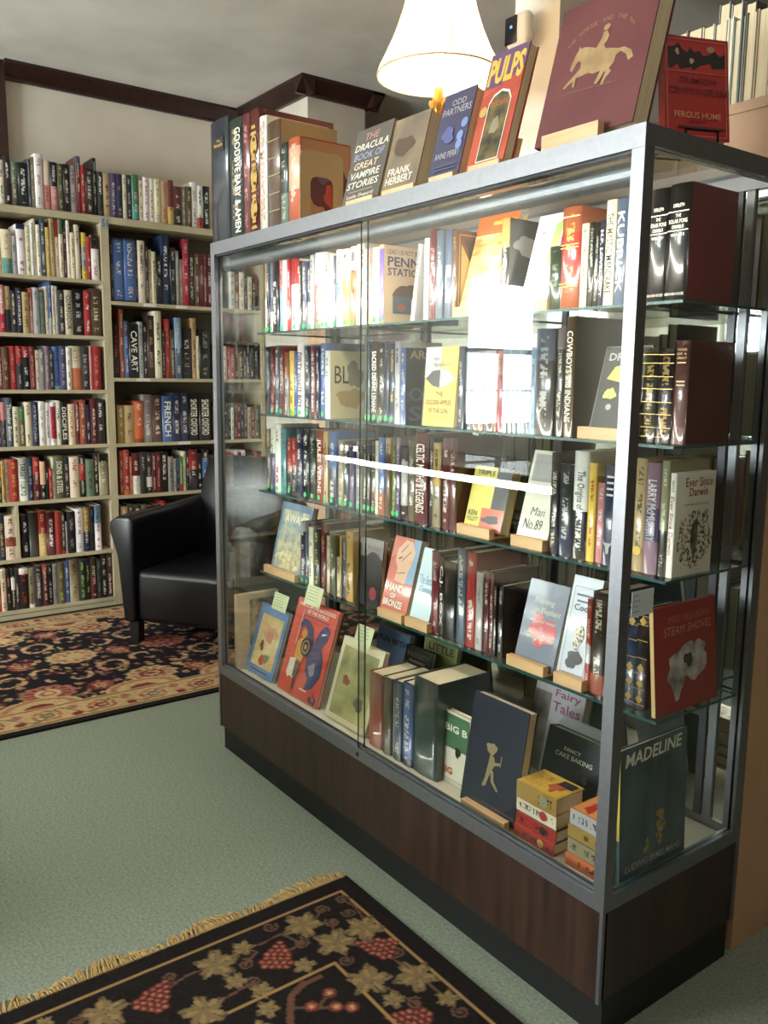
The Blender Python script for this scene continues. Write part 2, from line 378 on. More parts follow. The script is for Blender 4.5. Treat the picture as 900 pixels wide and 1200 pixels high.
def window(n, ax, pos, th, r):
    h0, h1, z0, z1 = r; root = empty(f'window_{n}'); root['kind'] = 'structure'
    m = MB(); f = .05; zc = z0+(z1-z0)*.52; c = (h0+h1)/2
    def bx(mm, p0, p1, a, b, d0, d1):
        q = sorted((pos+th*d0, pos+th*d1))
        if ax == 0: mm.box(q[0], p0, a, q[1], p1, b)
        else: mm.box(p0, q[0], a, p1, q[1], b)
    bx(m, h0, h0+f, z0, z1, .2, .8); bx(m, h1-f, h1, z0, z1, .2, .8); bx(m, h0, h1, z0, z0+f, .2, .8); bx(m, h0, h1, z1-f, z1, .2, .8); bx(m, h0, h1, zc-.02, zc+.02, .2, .8)
    m.build('window_frame', flat((206, 200, 188), .5), root)
    m = MB(); bx(m, c-.012, c+.012, z0+f, zc-.02, .3, .7); bx(m, h0+f, h1-f, (z0+zc)/2-.01, (z0+zc)/2+.01, .3, .7); m.build('glazing_bar', flat((206, 200, 188), .5), root)
    for a, b in ((z0+f, zc-.02), (zc+.02, z1-f)):
        m = MB(); bx(m, h0+f, h1-f, a, b, .48, .52); m.build('pane', GLASS, root)
window(1, 0, XW, -.12, WIN1)
for i, r in enumerate(WIN_FILL): window(2+i, 1, -4.6, -.12, r)  # added window behind the camera, there to fill the room with daylight
# crown moulding, dark stained, wall by wall
def crown(n, A, Bp, nrm):
    A = Vector((*A, 0)); Bp = Vector((*Bp, 0)); nv = Vector((*nrm, 0))
    prof = [(0, CZ), (.085, CZ), (.085, CZ-.016), (.062, CZ-.034), (.034, CZ-.062), (.024, CZ-.074), (.024, CZ-.088), (0, CZ-.088)]
    m = MB(); k = len(prof)
    m.v = [tuple(A+nv*p+Vector((0, 0, z))) for p, z in prof]+[tuple(Bp+nv*p+Vector((0, 0, z))) for p, z in prof]
    m.f = [tuple(range(k)), tuple(range(2*k-1, k-1, -1))]+[(i, k+i, k+(i+1) % k, (i+1) % k) for i in range(k)]; m.m = [0]*len(m.f)
    m.build(f'trim_{n}', TRIM, kind='structure')
crown(1, (XW, -.05), (XW, 1.40), (1, 0)); crown(2, (XW, 1.40), (-3.34, 1.40), (0, -1)); crown(3, (-3.42, 1.315), (-3.42, 1.885), (1, 0)); crown(4, (-3.335, 1.80), (-6.6, 1.80), (0, 1))
crown(5, (XW, -4.6), (XW, -.2), (1, 0))
struct('trim_6', TRIM, XW, -.20, 0, XW+.05, -.045, CZ)
struct('pillar', flat((226, 222, 212), .7), -1.56, 1.2, 0, -1.33, 1.62, CZ)

for i_, (x, y) in enumerate(((-2.3, -2.6), (1.5, -.5))):  # unseen fixtures, added to lift the room and the showcase's right end
    r = tag(empty('added_ceiling_light', (x, y, CZ)), ('added round white ceiling light, out of view above the counter aisle', 'added round white ceiling light, out of view, brightening the showcase end')[i_], 'ceiling light')
    m = MB(); m.lathe([(.20, -.0004), (.205, -.03), (.19, -.04)], 0, 0, 28); m.build('rim', flat((214, 212, 206), .4), r, True)
    m = MB(); m.lathe([(.185, -.036), (.17, -.06), (.11, -.09), (.01, -.10)], 0, 0, 28); m.build('diffuser', emis((1, .93, .82), (16, 25)[i_], 'fill_fixture_glow'), r, True)

# ================================================================== the far bookcases
SP = -3.94
ZL = [2.240, 1.889, 1.581, 1.278, .969, .666, .345, .055]
ZR = [2.240, 1.780, 1.347, .967, .660, .350, .055]
def bookcase(label, y0, y1, zs):
    r = tag(empty('bookcase', (SP-.13, (y0+y1)/2, 0)), label, 'bookcase', 'bookcases against the far wall')
    def b(nm, *q, mat=PAINTWOOD):
        x0, ya, z0, x1, yb, z1 = q; o = B(nm, mat, x0-r.location.x, ya-r.location.y, z0, x1-r.location.x, yb-r.location.y, z1, r); return o
    b('side_panel', -4.21, y0, 0, SP, y0+.022, zs[0]); b('side_panel', -4.21, y1-.022, 0, SP, y1, zs[0])
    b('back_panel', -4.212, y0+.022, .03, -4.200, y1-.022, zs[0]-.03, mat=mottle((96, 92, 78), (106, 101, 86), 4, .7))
    b('plinth', SP-.03, y0+.022, 0, SP-.004, y1-.022, zs[-1]-.024)
    for i, z in enumerate(zs):
        if i == 0: b('top', -4.21, y0, z, SP+.004, y1, z+.001); b('top_rail', SP-.22, y0+.022, z-.036, SP, y1-.022, z-.0005)
        else: b('shelf', -4.199, y0+.022, z-.020, SP, y1-.022, z)
    return r
LB = bookcase('cream painted bookcase left of the black armchair, eight shelves of novels', -.42, .385, ZL)
RB = bookcase('cream painted bookcase standing behind the black leather armchair', .385, 1.39, ZR)
WB = bookcase('cream painted bookcase farthest from the armchair, left of the dark wall trim', -1.80, -.422, ZL)
def child_box(root, nm, mat, x0, y0, z0, x1, y1, z1):
    l = root.location; return B(nm, mat, x0-l.x, y0-l.y, z0-l.z, x1-l.x, y1-l.y, z1-l.z, root)
child_box(LB, 'upright_divider', PAINTWOOD, SP-.2, -.1690, .3455, SP-.002, -.1515, .6455)
tg = child_box(LB, 'number_tag', flat((150, 158, 160), .4), SP+.0005, .366, 2.172, SP+.004, .406, 2.236)
put_text(tg, '51', (SP+.0046-LB.location.x, .371-LB.location.y, 2.185), (0, 1, 0), (0, 0, 1), .03, .038, 'navy', 'number')
for yy, z, w in ((.60, 1.78, .075), (.80, 1.78, .07), (.54, 1.347, .085), (.79, .967, .08)):
    child_box(RB, 'shelf_label', flat((216, 212, 200), .5), SP+.0005, yy, z-.019, SP+.0025, yy+w, z-.001)

zB = (0, 60, .16667); zB3 = (110, 160, .1834); zB4 = (0, 230, .15833); zB5 = (0, 400, .15826); zB6 = (0, 560, .15556); zB7 = (120, 350, .20833)
def brow(data, zoom, z, place, start, depth=.2, fromside='right', **k):
    zs = ZL if fromside == 'right' else ZR
    if z < 2.2:
        i = zs.index(z); k['hmax'] = zs[i-1]-z-(.042 if i == 1 else .024); k['lim'] = (-.395, .361) if fromside == 'right' else (.409, 1.366)
    return row(data, zoom, (SP-.012, 0, z+.0004), (0, 1, 0), PI, place, 'books on the far bookcases', depth, False, start=start, fromside=fromside, **k)
brow('40,760,cream;82,735,black/white;135,775,olive|sage@.5-1;205,785,black/white;222,755,slate;255,740,khaki;312,722,white/red;365,765,cream/rust|pink@.0-.5;412,780,black/white|pink@0-.5;455,790,olive;498,795,black/cream;545,800,silver/black;578,738,burgundy|slate@.8-1;608,800,red;665,825,chocolate;688,750,black',
     zB, 2.242, 'on top of the left bookcase', 0, .17)
brow('65,225,charcoal/white;112,240,tan;150,235,purple;188,240,navy/pink;215,245,cream;250,245,charcoal/silver;292,245,teal|green@.3-1;320,280,cream/black;358,260,white/red;392,268,white/red;432,272,cream/grey;475,290,tan/rust;513,280,gold|burgundy@.4-1;565,320,black|maroon@.4-1;595,320,grey;628,320,brown/cream;665,292,white/red;702,315,white/black|red@0-.25;745,318,black/white',
     zB3, 2.242, 'on top of the right bookcase', 29, .17, fromside='left')
brow('18,300,cream|gold@0-.7;95,245,cream/tan|teal@0-.35;135,290,silver;200,205,white/red|navy@.9-1;238,225,cream/black;258,195,white/pink;280,165,cream;310,210,ivory;350,170,slate/white;382,230,gold/cream;418,160,tan;448,172,cream/red|red@.7-1;478,165,cream|green@.75-1;505,235,maroon;530,180,white/red;565,270,cream/black;600,210,cream;612,300,black;648,268,yellow|silver@.25-.7;682,300,red;738,290,white/rust|black@.7-1',
     zB4, 1.889, 'on the top shelf of the left bookcase', 0)
brow('45,655,pink/white|crimson@0-.4;90,665,tan/black|charcoal@0-.5;130,700,charcoal/cream;175,680,navy;225,710,tan/black;255,680,rust|pink@0-.5;300,675,silver/slate;345,710,sage/slate;368,665,cream;395,630,blue|silver@0-.3;420,660,cream;440,665,silver;485,695,charcoal;545,695,cream=CORREGIDOR;628,690,black/silver;678,700,red/white;755,685,brown/cream',
     zB4, 1.581, 'on the second shelf of the left bookcase', 0)
brow('25,40,burgundy;80,40,brown/pink;132,35,red/pink;175,35,charcoal/silver|red@.6-1;230,38,black/white|red@.75-1;270,38,burgundy/pink;300,65,cream;340,58,grey;375,35,mauve;405,70,charcoal/cream;450,40,skyblue|blue@.1-1;500,35,purple/silver;535,45,ivory;610,35,cream/grey|orange@0-.5;672,38,charcoal/silver;690,35,pink;755,35,red/pink',
     zB5, 1.278, 'on the third shelf of the left bookcase', 0)
brow('15,470,navy;55,450,charcoal/pink|pink@.6-1;105,420,slate=Thunder Below;150,485,cream;195,485,olive|green@.65-1;245,450,cream/black;295,450,navy/silver;345,445,white/pink;385,455,white/black;425,450,white|crimson@.15-.9;460,440,ivory;510,450,black=DISCIPLES;565,465,cream/orange;600,445,burgundy/white;645,435,rust/cream;680,470,navy;725,425,maroon/cream;780,435,charcoal/white',
     zB5, .969, 'on the fourth shelf of the left bookcase', 0)
brow('20,880,charcoal|orange@.6-1;45,885,gold/black;80,880,tan;145,875,red/gold;215,865,white=TARGET TOKYO;255,865,navy/silver;305,860,maroon|red@.6-1;345,890,black|peach@.4-1;370,945,black;395,940,red;415,860,cream;482,850,olive=SONS & STEEL;525,860,charcoal/cream;595,855,cream/red;640,845,black|red@.4-.8;705,875,sage/forest;740,830,black;805,830,khaki|black@.8-1',
     zB5, .666, 'on the fifth shelf of the left bookcase', 0)
brow('50,280,navy/gold;130,285,cream/black|rust@.3-.5;175,220,-;230,285,black/white;300,260,charcoal/maroon;360,250,red|gold@0-.5;425,258,maroon/white;470,255,red/rust;503,260,charcoal|red@0-.08;515,330,silver;578,255,black/grey;635,232,white/red;685,225,navy|mustard@.45-1;720,215,black/slate;770,208,white|skyblue@.6-1',
     zB6, .345, 'on the sixth shelf of the left bookcase', 0)
brow('15,700,red;58,685,cream;95,695,black/pink;125,690,black|white@.5-.8;155,685,charcoal;225,680,black/red|white@.85-1;270,685,ivory|khaki@.1-1;330,665,charcoal;370,655,rust|maroon@0-.8;408,655,black/silver;445,650,grey/charcoal;495,640,olive/lime;535,630,blue/white;605,615,khaki/brown;655,615,charcoal/lime;690,615,black/lime;740,605,chocolate|maroon@0-.6;770,615,forest/teal;815,585,black;862,580,chocolate',
     zB6, .055, 'on the bottom shelf of the left bookcase', 0)
brow('130,660,charcoal;200,650,navy|blue@.03-.97;275,655,navy|blue@.03-.97;290,665,charcoal/pink;335,665,cream;355,705,charcoal;378,722,cream;405,735,cream;440,760,black;492,630,navy/white;530,710,black/silver;550,730,grey;575,785,khaki;613,655,maroon|crimson@.0-1;650,750,chocolate;680,750,brown;705,750,maroon;725,750,burgundy;760,750,maroon;800,752,chocolate',
     zB3, 1.780, 'on the top shelf behind the armchair', 117, fromside='left')
brow('105,130,black/red;130,60,rust;155,125,slate|blue@0-.7;210,145,black=CAVE ART;235,130,silver/slate;260,140,charcoal;300,95,chocolate/tan;340,70,cream;357,180,black/silver;388,115,red/pink;412,175,brown;450,108,slate|skyblue@.5-1;508,165,black;535,110,tan;548,210,cream;612,170,black/grey',
     zB7, 1.347, 'on the second shelf behind the armchair', 66, fromside='left')
brow('130,600,mustard;185,600,tan/brown;235,575,rust|orange@.1-.95;288,540,grey;342,545,brown;400,548,blue=FRENCH;445,530,navy;490,530,navy;548,535,black=SHORTER OXFORD;612,535,black=SHORTER OXFORD',
     zB7, .967, 'on the third shelf behind the armchair', 90, fromside='left')
brow('125,855,rust;158,850,orange|red@.1-1;172,890,orange;218,870,maroon|white@0-.45;250,865,charcoal/silver;285,865,charcoal|white@.15-.4;308,870,maroon;332,868,maroon/pink;375,865,black;405,890,grey/charcoal;420,900,silver;435,885,navy/skyblue;458,890,green|red@0-.2;475,860,cream;493,860,charcoal;540,850,black|red@.5-1;565,870,black;600,850,black|blue@.3-.8',
     zB7, .660, 'on the fourth shelf behind the armchair', 105, fromside='left')
brow('150,1170,charcoal|tan@.5-1;185,1160,forest;225,1165,charcoal;260,1165,olive;300,1168,black;335,1160,charcoal;365,1140,red|black@0-.6;410,1165,black;450,1165,chocolate;500,1165,black',
     zB7, .350, 'on the fifth shelf behind the armchair', 110, fromside='left')

# ================================================================== glass showcase
L, D, H, ZB, ZW = 1.7575, .487, 1.80, .292, .0912
DECK = .302
SHZ = [1.510, 1.227, .953, .653]; SF, SBK = .165, .462
def glass_box(name, x0, y0, z0, x1, y1, z1, parent, thin_axis, mat=GLASS, edge=EDGE):
    m = MB(); m.box(x0, y0, z0, x1, y1, z1)
    ax = {2: (0, 1), 1: (2, 4), 0: (3, 5)}[thin_axis]
    m.m = [0 if i in ax else 1 for i in range(6)]
    return m.build(name, [mat, edge], parent)
def showcase():
    r = tag(empty('showcase', (0, 0, 0)), 'tall aluminium framed glass showcase with dark walnut base, full of books', 'showcase')
    p = .028
    def b(nm, mat, *q): return B(nm, mat, *q, r)
    # base
    b('toe_kick', KICK, -L+.004, .0176, 0, -.004, D-.0176, ZW)
    b('base_front_panel', WALNUT, -L+.012, 0.003, ZW, -.0085, .018, ZB-.0005)
    b('base_end_panel', WALNUT, -.018, .019, ZW, -.003, D-.012, ZB-.0005)
    b('base_end_panel', WALNUT, -L+.003, .019, ZW, -L+.018, D-.012, ZB-.0005)
    b('base_back_panel', WALNUT, -L+.019, D-.018, ZW, -.019, D-.003, ZB-.0005)
    b('base_bottom', KICK, -L+.02, .02, ZW, -.02, D-.02, ZW+.012)
    m = MB(); m.box(-.0085, 0, ZW-.002, 0, .0085, ZB); m.build('corner_trim', ALU, r)
    m = MB(); m.box(-L, 0, ZW-.002, -L+.011, .011, ZB); m.build('corner_trim', ALU, r)
    m = MB(); m.box(-.004, D-.011, ZW, 0, D, ZB); m.build('corner_trim', ALU, r)
    # bottom rails
    zr = ZB+.033
    b('bottom_rail', ALU, -L+p, 0, ZB, -p, .024, zr); b('bottom_rail', ALU, -.020, p, ZB, 0, D-p, zr)
    b('bottom_rail', ALU, -L, p, ZB, -L+.02, D-p, zr); b('bottom_rail', ALU, -L+p, D-.02, ZB, -p, D, zr)
    m = MB(); m.box(-L+p, .010, zr, -p, .0125, zr+.006); m.box(-L+p, .0215, zr, -p, .024, zr+.006); m.build('door_track', ALU, r)
    b('display_deck', flat((226, 218, 196), .5), -L+.021, .025, DECK-.008, -.021, D-.021, DECK)
    # posts, mitred into the rails
    for x0, y0 in ((-p, 0), (-L, 0), (-p, D-p), (-L, D-p)):
        o = b('post', ALU, x0, y0, ZB, x0+p, y0+p, H-.0405); 
    # top rails
    zt = H-.040
    b('top_rail', ALU, -L, 0, zt, 0, p, H); b('top_rail', ALU, -p, p, zt+.004, 0, D-p, H); b('top_rail', ALU, -L, p, zt, -L+p, D-p, H); b('top_rail', ALU, -L, D-p, zt, 0, D, H)
    b('gasket', flat((20, 20, 22), .6), -L+p, .006, zt-.006, -p, .026, zt)
    glass_box('top_glass', -L+p, p, H-.010, -p, D-p, H-.0025, r, 2, GLASS_SHELF)
    # light canopy: half-round aluminium reflector and tube
    m = MB(); n = 14; cy, cz, rr = .052, 1.730, .024
    A = [math.radians(75+(250-75)*i/n) for i in range(n+1)]
    for i in range(n):
        q = [(cy+rr*math.cos(A[i]), cz+rr*math.sin(A[i])), (cy+rr*math.cos(A[i+1]), cz+rr*math.sin(A[i+1]))]
        q2 = [(cy+(rr-.002)*math.cos(A[i]), cz+(rr-.002)*math.sin(A[i])), (cy+(rr-.002)*math.cos(A[i+1]), cz+(rr-.002)*math.sin(A[i+1]))]
        xa, xb = -L+.032, -.03
        m.quad([(xa, *q[0]), (xb, *q[0]), (xb, *q[1]), (xa, *q[1])]); m.quad([(xa, *q2[1]), (xb, *q2[1]), (xb, *q2[0]), (xa, *q2[0])])
    lr = m.build('light_reflector', ALU, r, smooth=True)
    m = MB(); m.tube((-L+.07, cy, cz+.004), (-.07, cy, cz+.004), .0075, 12); m.build('fluorescent_tube', emis((1, .95, .86), 14, 'tube_glow'), lr)
    # doors
    xs = float(on_line_u(426, (0, .012, 1.0), (1, 0, 0)))
    d1 = glass_box('glass_door', -L+p+.001, .0140, zr+.001, xs+.005, .0195, zt-.0005, r, 1, GLASS, DOOR_EDGE)
    d2 = glass_box('glass_door', xs-.012, .0055, zr+.001, -p-.001, .0098, zt-.0005, r, 1, GLASS, DOOR_EDGE)
    for d, x in ((d1, xs-.06), (d2, xs-.005)): pass
    zl = on(410, 524, 1, .012)[2]; xl = on(408, 524, 1, .012)[0]
    m = MB(); m.tube((xl, .012, zl), (xl, -.010, zl), .009, 16); m.tube((xl+.028, .006, zl), (xl+.028, -.012, zl), .009, 16); m.box(xl+.02, -.004, zl-.007, xl+.07, .005, zl+.007); m.build('door_lock', CHROME, d1)
    xk = on(419, 877, 1, 0)[0]
    m = MB(); m.tube((xk, .001, ZB+.017), (xk, -.002, ZB+.017), .006, 12); m.build('rail_lock', flat((16, 16, 16), .4), r)
    glass_box('end_glass', -.014, p, zr+.0005, -.008, D-p, zt+.0035, r, 0)
    glass_box('end_glass', -L+.008, p, zr+.0005, -L+.014, D-p, zt-.0005, r, 0)
    xm = -L/2
    m = MB(); m.box(-L+p, D-.0145, zr, xm+.03, D-.0105, zt); m.build('mirror_door', MIRROR, r)
    m = MB(); m.box(xm-.03, D-.0195, zr, -.085, D-.0155, zt); m.build('mirror_door', MIRROR, r)
    b('mirror_frame', ALU, -.085, D-.0215, zr, -.066, D-.0105, zt)
    m = MB(); m.box(-.066, D-.0145, zr, -p, D-.0105, zt); m.build('mirror_door', MIRROR, r)
    # shelf standards, brackets and glass shelves
    sx = [-L+.06, -1.17, -.585, -.10]
    for x in sx: b('shelf_standard', DARKALU, x-.009, D-.0246, zr, x+.009, D-.0205, zt)
    for z in SHZ:
        s = glass_box('glass_shelf', -L+.018, SF, z-.006, -.019, SBK-.001, z, r, 2, GLASS_SHELF)
        for x in sx:
            m = MB(); m.prism([(SBK-.003, z-.0062), (SF+.03, z-.0062), (SF+.03, z-.0075), (SBK-.003, z-.0095)], x-.0025, x+.0025, 0); m.build('bracket', DARKALU, s)
    return r
CASE = showcase()

# ================================================================== book stands and face-out books
def stand(uL, uR, y, z, lean, name='book_stand', label=None, lip=.026):
    xa = float(on_line_u(uL, (0, y-.020, z), (1, 0, 0))); xb = float(on_line_u(uR, (0, y-.020, z), (1, 0, 0)))
    r = empty(name, ((xa+xb)/2, y, z+.0004)); w = (xb-xa)/2; s = math.sin(lean); c = math.cos(lean)
    B('front_lip', BLOCKWOOD, -w, -.0200, 0, w, -.0022, lip, r); B('base_slab', BLOCKWOOD, -w, -.0022, 0, w, .075, .006, r)
    tag(r, label, 'book stand', 'pale wooden book stands'); r['half'] = w; return r
def stand_back(r, y_off, lean, hgt=.07):
    w = r['half']*.8; s, c = math.sin(lean), math.cos(lean); k = .012
    p0 = (y_off, .006); p1 = (y_off+hgt*s, .006+hgt*c); m = MB()
    m.prism([p0, (p0[0]+k, .006), (p1[0]+k, p1[1]), p1], -w, w, 0); m.build('back_rest', BLOCKWOOD, r)
def faceout(uL, uR, y, z, vtop, lean, t, c1, label, mat=None, st=None, slabel=None, cat='book', group='books shown face out', c2=None, flatspine=True, lip=.026):
    lean = math.radians(lean); zb = z+(.0068 if st else .0008)+t*math.sin(lean)
    xa = float(on_line_u(uL, (0, y, zb), (1, 0, 0))); xb = float(on_line_u(uR, (0, y, zb), (1, 0, 0)))
    h = float(on_line_v(vtop, (xa, y, zb), (0, math.sin(lean), math.cos(lean))))
    o = book(xb-xa, h, t, c1, c2, (0, 1) if c2 else (2, 2), c1, mat=mat, flatspine=flatspine)
    o.location = (xa, y, zb); o.rotation_euler = (-lean, 0, 0)
    tag(o, label, 'book', group)
    if st:
        s = stand(st[0], st[1], y, z, lean, label=slabel, lip=lip); stand_back(s, t*math.cos(lean)+.0022, lean)
    return o
def side_book(P, wd, ht, t, c1, label, rz=PI/2, lean=0, mat=None, c2=None, group='books shown face out'):
    P = (P[0], P[1], P[2]+t*math.sin(math.radians(lean))); o = book(wd, ht, t, c1, c2, (0, 1) if c2 else (2, 2), c1, mat=mat, flatspine=True); o.location = P; o.rotation_euler = (-math.radians(lean), 0, rz); return tag(o, label, 'book', group)

# ---- spines on the glass shelves
G = 'books inside the showcase'
def crow(data, zoom, z, place, start, n0=0, dots=(), y=.19, depth=.16):
    hm = {1.510: .237, 1.227: .268, .953: .259, .653: .285}.get(z, .335)
    return row(data, zoom, (0, y, z+.0004), (1, 0, 0), PI/2, place, G, depth, True, dots=dots, start=start, n0=n0, hmax=hm, lim=(-1.733, -.029))
ALLD = range(99)
zA = (290, 270, .15556); zA2 = (410, 270, .15556); zA3 = (480, 220, .31111); zA4 = (640, 140, .28889)
P1 = 'on the showcase top shelf'; P2 = 'on the showcase second shelf'; P3 = 'on the showcase third shelf'; P4 = 'on the showcase fourth shelf'; P5 = 'on the showcase white deck'
r1 = crow('100,290,navy/white|skyblue@0-.6;142,225,tan|white@0-.5;165,230,navy/white;190,225,white|slate@.3-1;235,230,black/white;265,225,pink|skyblue@0-.6;295,225,white/slate;322,215,red/white;385,215,white/slate|red@.65-1;405,230,charcoal;440,235,slate/white;470,230,navy|pink@0-.4;500,185,silver;545,140,white|pink@0-.6;580,165,white/black;610,175,silver/black;640,180,white;660,190,slate;705,145,white|skyblue@.2-.6;760,140,white|yellow@0-.6;815,120,white|orange@0-.7', zA, 1.510, P1, 78, 0, [0,1,2,4,7,9,10,12,13,14,16,18,19])
put_text(r1[8], 'L', (-.005, r1[8]['dims'][2]*.75, r1[8]['dims'][1]*.82), (0, -1, 0), (0, 0, 1), r1[8]['dims'][2]*.5, .022, 'white', 'spine_title', .02)
k = len(r1)
q = crow('75,97,white/slate;112,95,silver/black;140,140,white/navy;163,133,tan|pink@.2-1;215,128,cream/rust;250,108,white/purple', zA2, 1.510, P1, 46, k, [4, 5]); k += len(q)
pn = q[-1]; pn['c1'] = list(lin((196, 172, 142))); pn['c2'] = list(lin((120, 96, 178))); pn['pr'] = [.05, .95, 3.0]
a = Art(pn); a.text('LEAD US NOT INTO', .08, .89, .92, .95, 'purple'); a.text('PENN', .08, .74, .80, .86, 'purple', .02); a.text('STATION', .08, .62, .92, .72, 'purple', .02)
a.blob(.55, .42, .3, .1, 'brown', 3); a.rect(.2, .14, .62, .36, 'slate'); a.oval(.4, .22, .10, .05, 'rust')
q = crow('580,58,white/red;637,-10,maroon/silver;692,-5,slate/silver;757,-5,slate/white;790,0,brown/gold', zA2, 1.510, P1, 545, k+1); k += len(q)+1
sl = q[-1]; a = Art(sl); a.frame(.05, .04, .95, .96, .02, 'tan'); a.poly([(.15, .9), (.85, .9), (.5, .55)], 'chocolate'); a.poly([(.1, .85), (.1, .1), (.48, .5)], 'gold')
# book leaning sideways in its plastic sleeve
xl = float(on_line_u(478, (0, .19, 1.51), (1, 0, 0)))
tb = book(.15, .205, .018, 'silver', 'grey', (.3, .6), 'black'); tb.location = (xl+.022, .195, 1.5104); tb.rotation_euler = Matrix.Rotation(math.radians(17), 4, 'Y').to_euler()
tb.matrix_world = Matrix.Translation((xl+.021, .195, 1.5108)) @ Matrix.Rotation(math.radians(9), 4, 'Y') @ Matrix.Rotation(PI/2, 4, 'Z')
tag(tb, 'silver sleeved book leaning sideways on the showcase top shelf', 'book', G)
q = crow('365,115,black|gold@.7-1', zA3, 1.510, P1, 335, k); k += 1; Art(q[0]).blob(.4, .72, .3, .1, 'grey', 5)
q = crow('563,220,forest/sage;635,72,rust/gold|red@.25-.75;662,135,cream/black;685,130,black/silver;705,130,black/silver;722,120,navy=H.P. LOVECRAFT;760,45,cream=THE MYSTIC MANDRAKE;800,40,slate=KUBRICK;843,20,white/green|pink@.1-.3', zA3, 1.510, P1, 515, k); k += len(q)
for v in (.22, .25, .6, .63, .9): spine_band(q[1], v, v+.008, 'gold', metal=.6)
q = crow('475,280,burgundy|black@0-1;563,258,burgundy|black@0-1', zA4, 1.510, P1, 398, k)
for o, vn in zip(q, ('VOLUME I', 'VOLUME II')):
    o['c3'] = o['c2']
    for v in (.60, .76): spine_band(o, v, v+.008, 'ivory')
    for s, v0, v1, ac in (('DERLETH', .80, .83, .5), ('THE', .715, .745, .25), ('SOLAR PONS', .665, .70, .86), ('OMNIBUS', .62, .65, .55), (vn, .555, .58, .62), ('ARKHAM HOUSE', .05, .075, .9)): spine_text(o, s, v0, v1, 'ivory', ac, True)
# second shelf
zC = (260, 370, .17778); zD = (410, 380, .16667); zE = (560, 300, .2); zF = (660, 400, .26667)
q = crow('280,185,white/slate=INVASION;315,205,navy/teal;355,200,maroon/pink;380,195,slate/white;412,195,burgundy;442,240,grey|rust@.6-1;475,232,yellow;498,235,blue;543,185,white=DIRTY WHITE BOY;580,195,navy;615,195,burgundy/white;640,195,navy/white;680,180,blue/white;715,230,white/green', zC, 1.227, P2, 240, 0, [1, 2, 3, 5, 6, 7, 8, 11]); k = len(q)
q[-1]['c1'] = list(lin((222, 208, 160))); q[-1]['c2'] = list(lin((230, 228, 220))); q[-1]['pr'] = [0, 1, 2.0]
a = Art(q[-1]); a.text('BLI', .12, .52, .6, .78, 'black', 0); a.blob(.6, .3, .35, .16, 'gold', 8); a.blob(.7, .65, .22, .2, 'khaki', 9)
q = crow('120,120,slate;140,120,navy/teal;190,120,chocolate=SACRED DENNIS LEHANE;235,130,black/white;275,120,navy/silver;310,140,navy/yellow;350,120,silver/black;390,165,blue', zD, 1.227, P2, 98, k, [0, 1, 2, 3, 4, 5]); k += len(q)
o = q[-1]; o['c1'] = list(lin((32, 38, 48))); o['c2'] = list(lin(PAL['blue'])); o['pr'] = [0, 1, 2.0]
a = Art(o); a.text('ARCH', .08, .86, .8, .97, 'tan', .02); a.rect(.1, .68, .4, .82, 'black'); a.text('O', .06, .30, .4, .48, 'slate', .02); a.text('SE', .06, .04, .7, .24, 'slate', .02)
q = crow('790,155,slate', zD, 1.227, P2, 744, k); k += 1
q = crow('-50,560,silver|navy@0-.2;-10,560,silver|black@0-.25;28,555,silver|orange@0-.3;88,555,white|black@0-.3;100,555,orange;138,555,pink|crimson@0-.7;165,540,skyblue;190,540,silver;215,540,skyblue;240,540,silver;265,540,skyblue;290,540,slate;326,540,skyblue;435,425,charcoal/silver|slate@.7-1;485,418,grey|charcoal@0-.8;540,340,brown=COWBOYS and INDIANS', zE, 1.227, P2, -84, k, depth=.2); k += len(q)
Art(q[-1]).rect(.02, .01, .98, .99, (62, 60, 58))
q = crow('400,30,black/gold;470,30,black/gold;545,-5,chocolate/gold', zF, 1.227, P2, 330, k, depth=.19, y=.215)
for o in q[:2]:
    for v in (.06, .16, .30, .43, .57, .70, .84, .93): spine_band(o, v, v+.006, 'gold', metal=.5)
    for v in (.12, .36): spine_text(o, '+', v-.02, v+.03, 'gold', .3, True)
q[2]['c1'] = list(lin((70, 24, 26))); q[2]['c2'] = list(lin((84, 48, 46))); q[2]['pr'] = [0, 1, 4.]; q[2]['c3'] = q[2]['c2']
for s, v in (('UNIVERSE', .90), ('OF A', .86), ('GREAT', .82)): spine_text(q[2], s, v, v+.022, 'gold', .7, True)
for v in (.78, .60, .565): spine_band(q[2], v, v+.014, 'gold', 'spine_lettering', .2, .8)
# third shelf
zG = (290, 480, .15556); zH = (400, 480, .15556); zI = (480, 440, .31111)
q = crow('130,130,slate;165,145,charcoal|tan@.7-1;200,140,ivory|purple@0-.6;248,110,white/red;290,140,teal/navy;332,215,charcoal|red@.4-1;370,210,charcoal|red@.5-1;415,150,navy/white;465,150,black/white;515,150,charcoal/silver;570,155,rust=JULES VERNE;605,165,gold|tan@0-.7;670,165,blue|navy@0-.5;720,230,khaki;765,240,charcoal/white;805,260,purple/mauve', zG, .953, P3, 92, 0, [0, 1, 2, 3, 4, 7, 8, 9, 10, 11, 12, 13, 14, 15]); k = len(q)
q = crow('150,240,grey;190,230,black;215,235,charcoal;250,240,charcoal|maroon@0-.4;275,235,cream;325,210,blue|rust@0-.3;365,215,tan|brown@0-.8;400,210,olive/lime;435,210,mauve|purple@0-.9;490,275,charcoal|silver@.2-.8;545,230,olive;645,175,maroon=CELTIC MYTHS & LEGENDS;680,205,charcoal;740,250,khaki/black|gold@.5-1;800,215,maroon;860,215,maroon', zH, .953, P3, 105, k, [0, 1, 2, 3, 7, 8]); k += len(q)
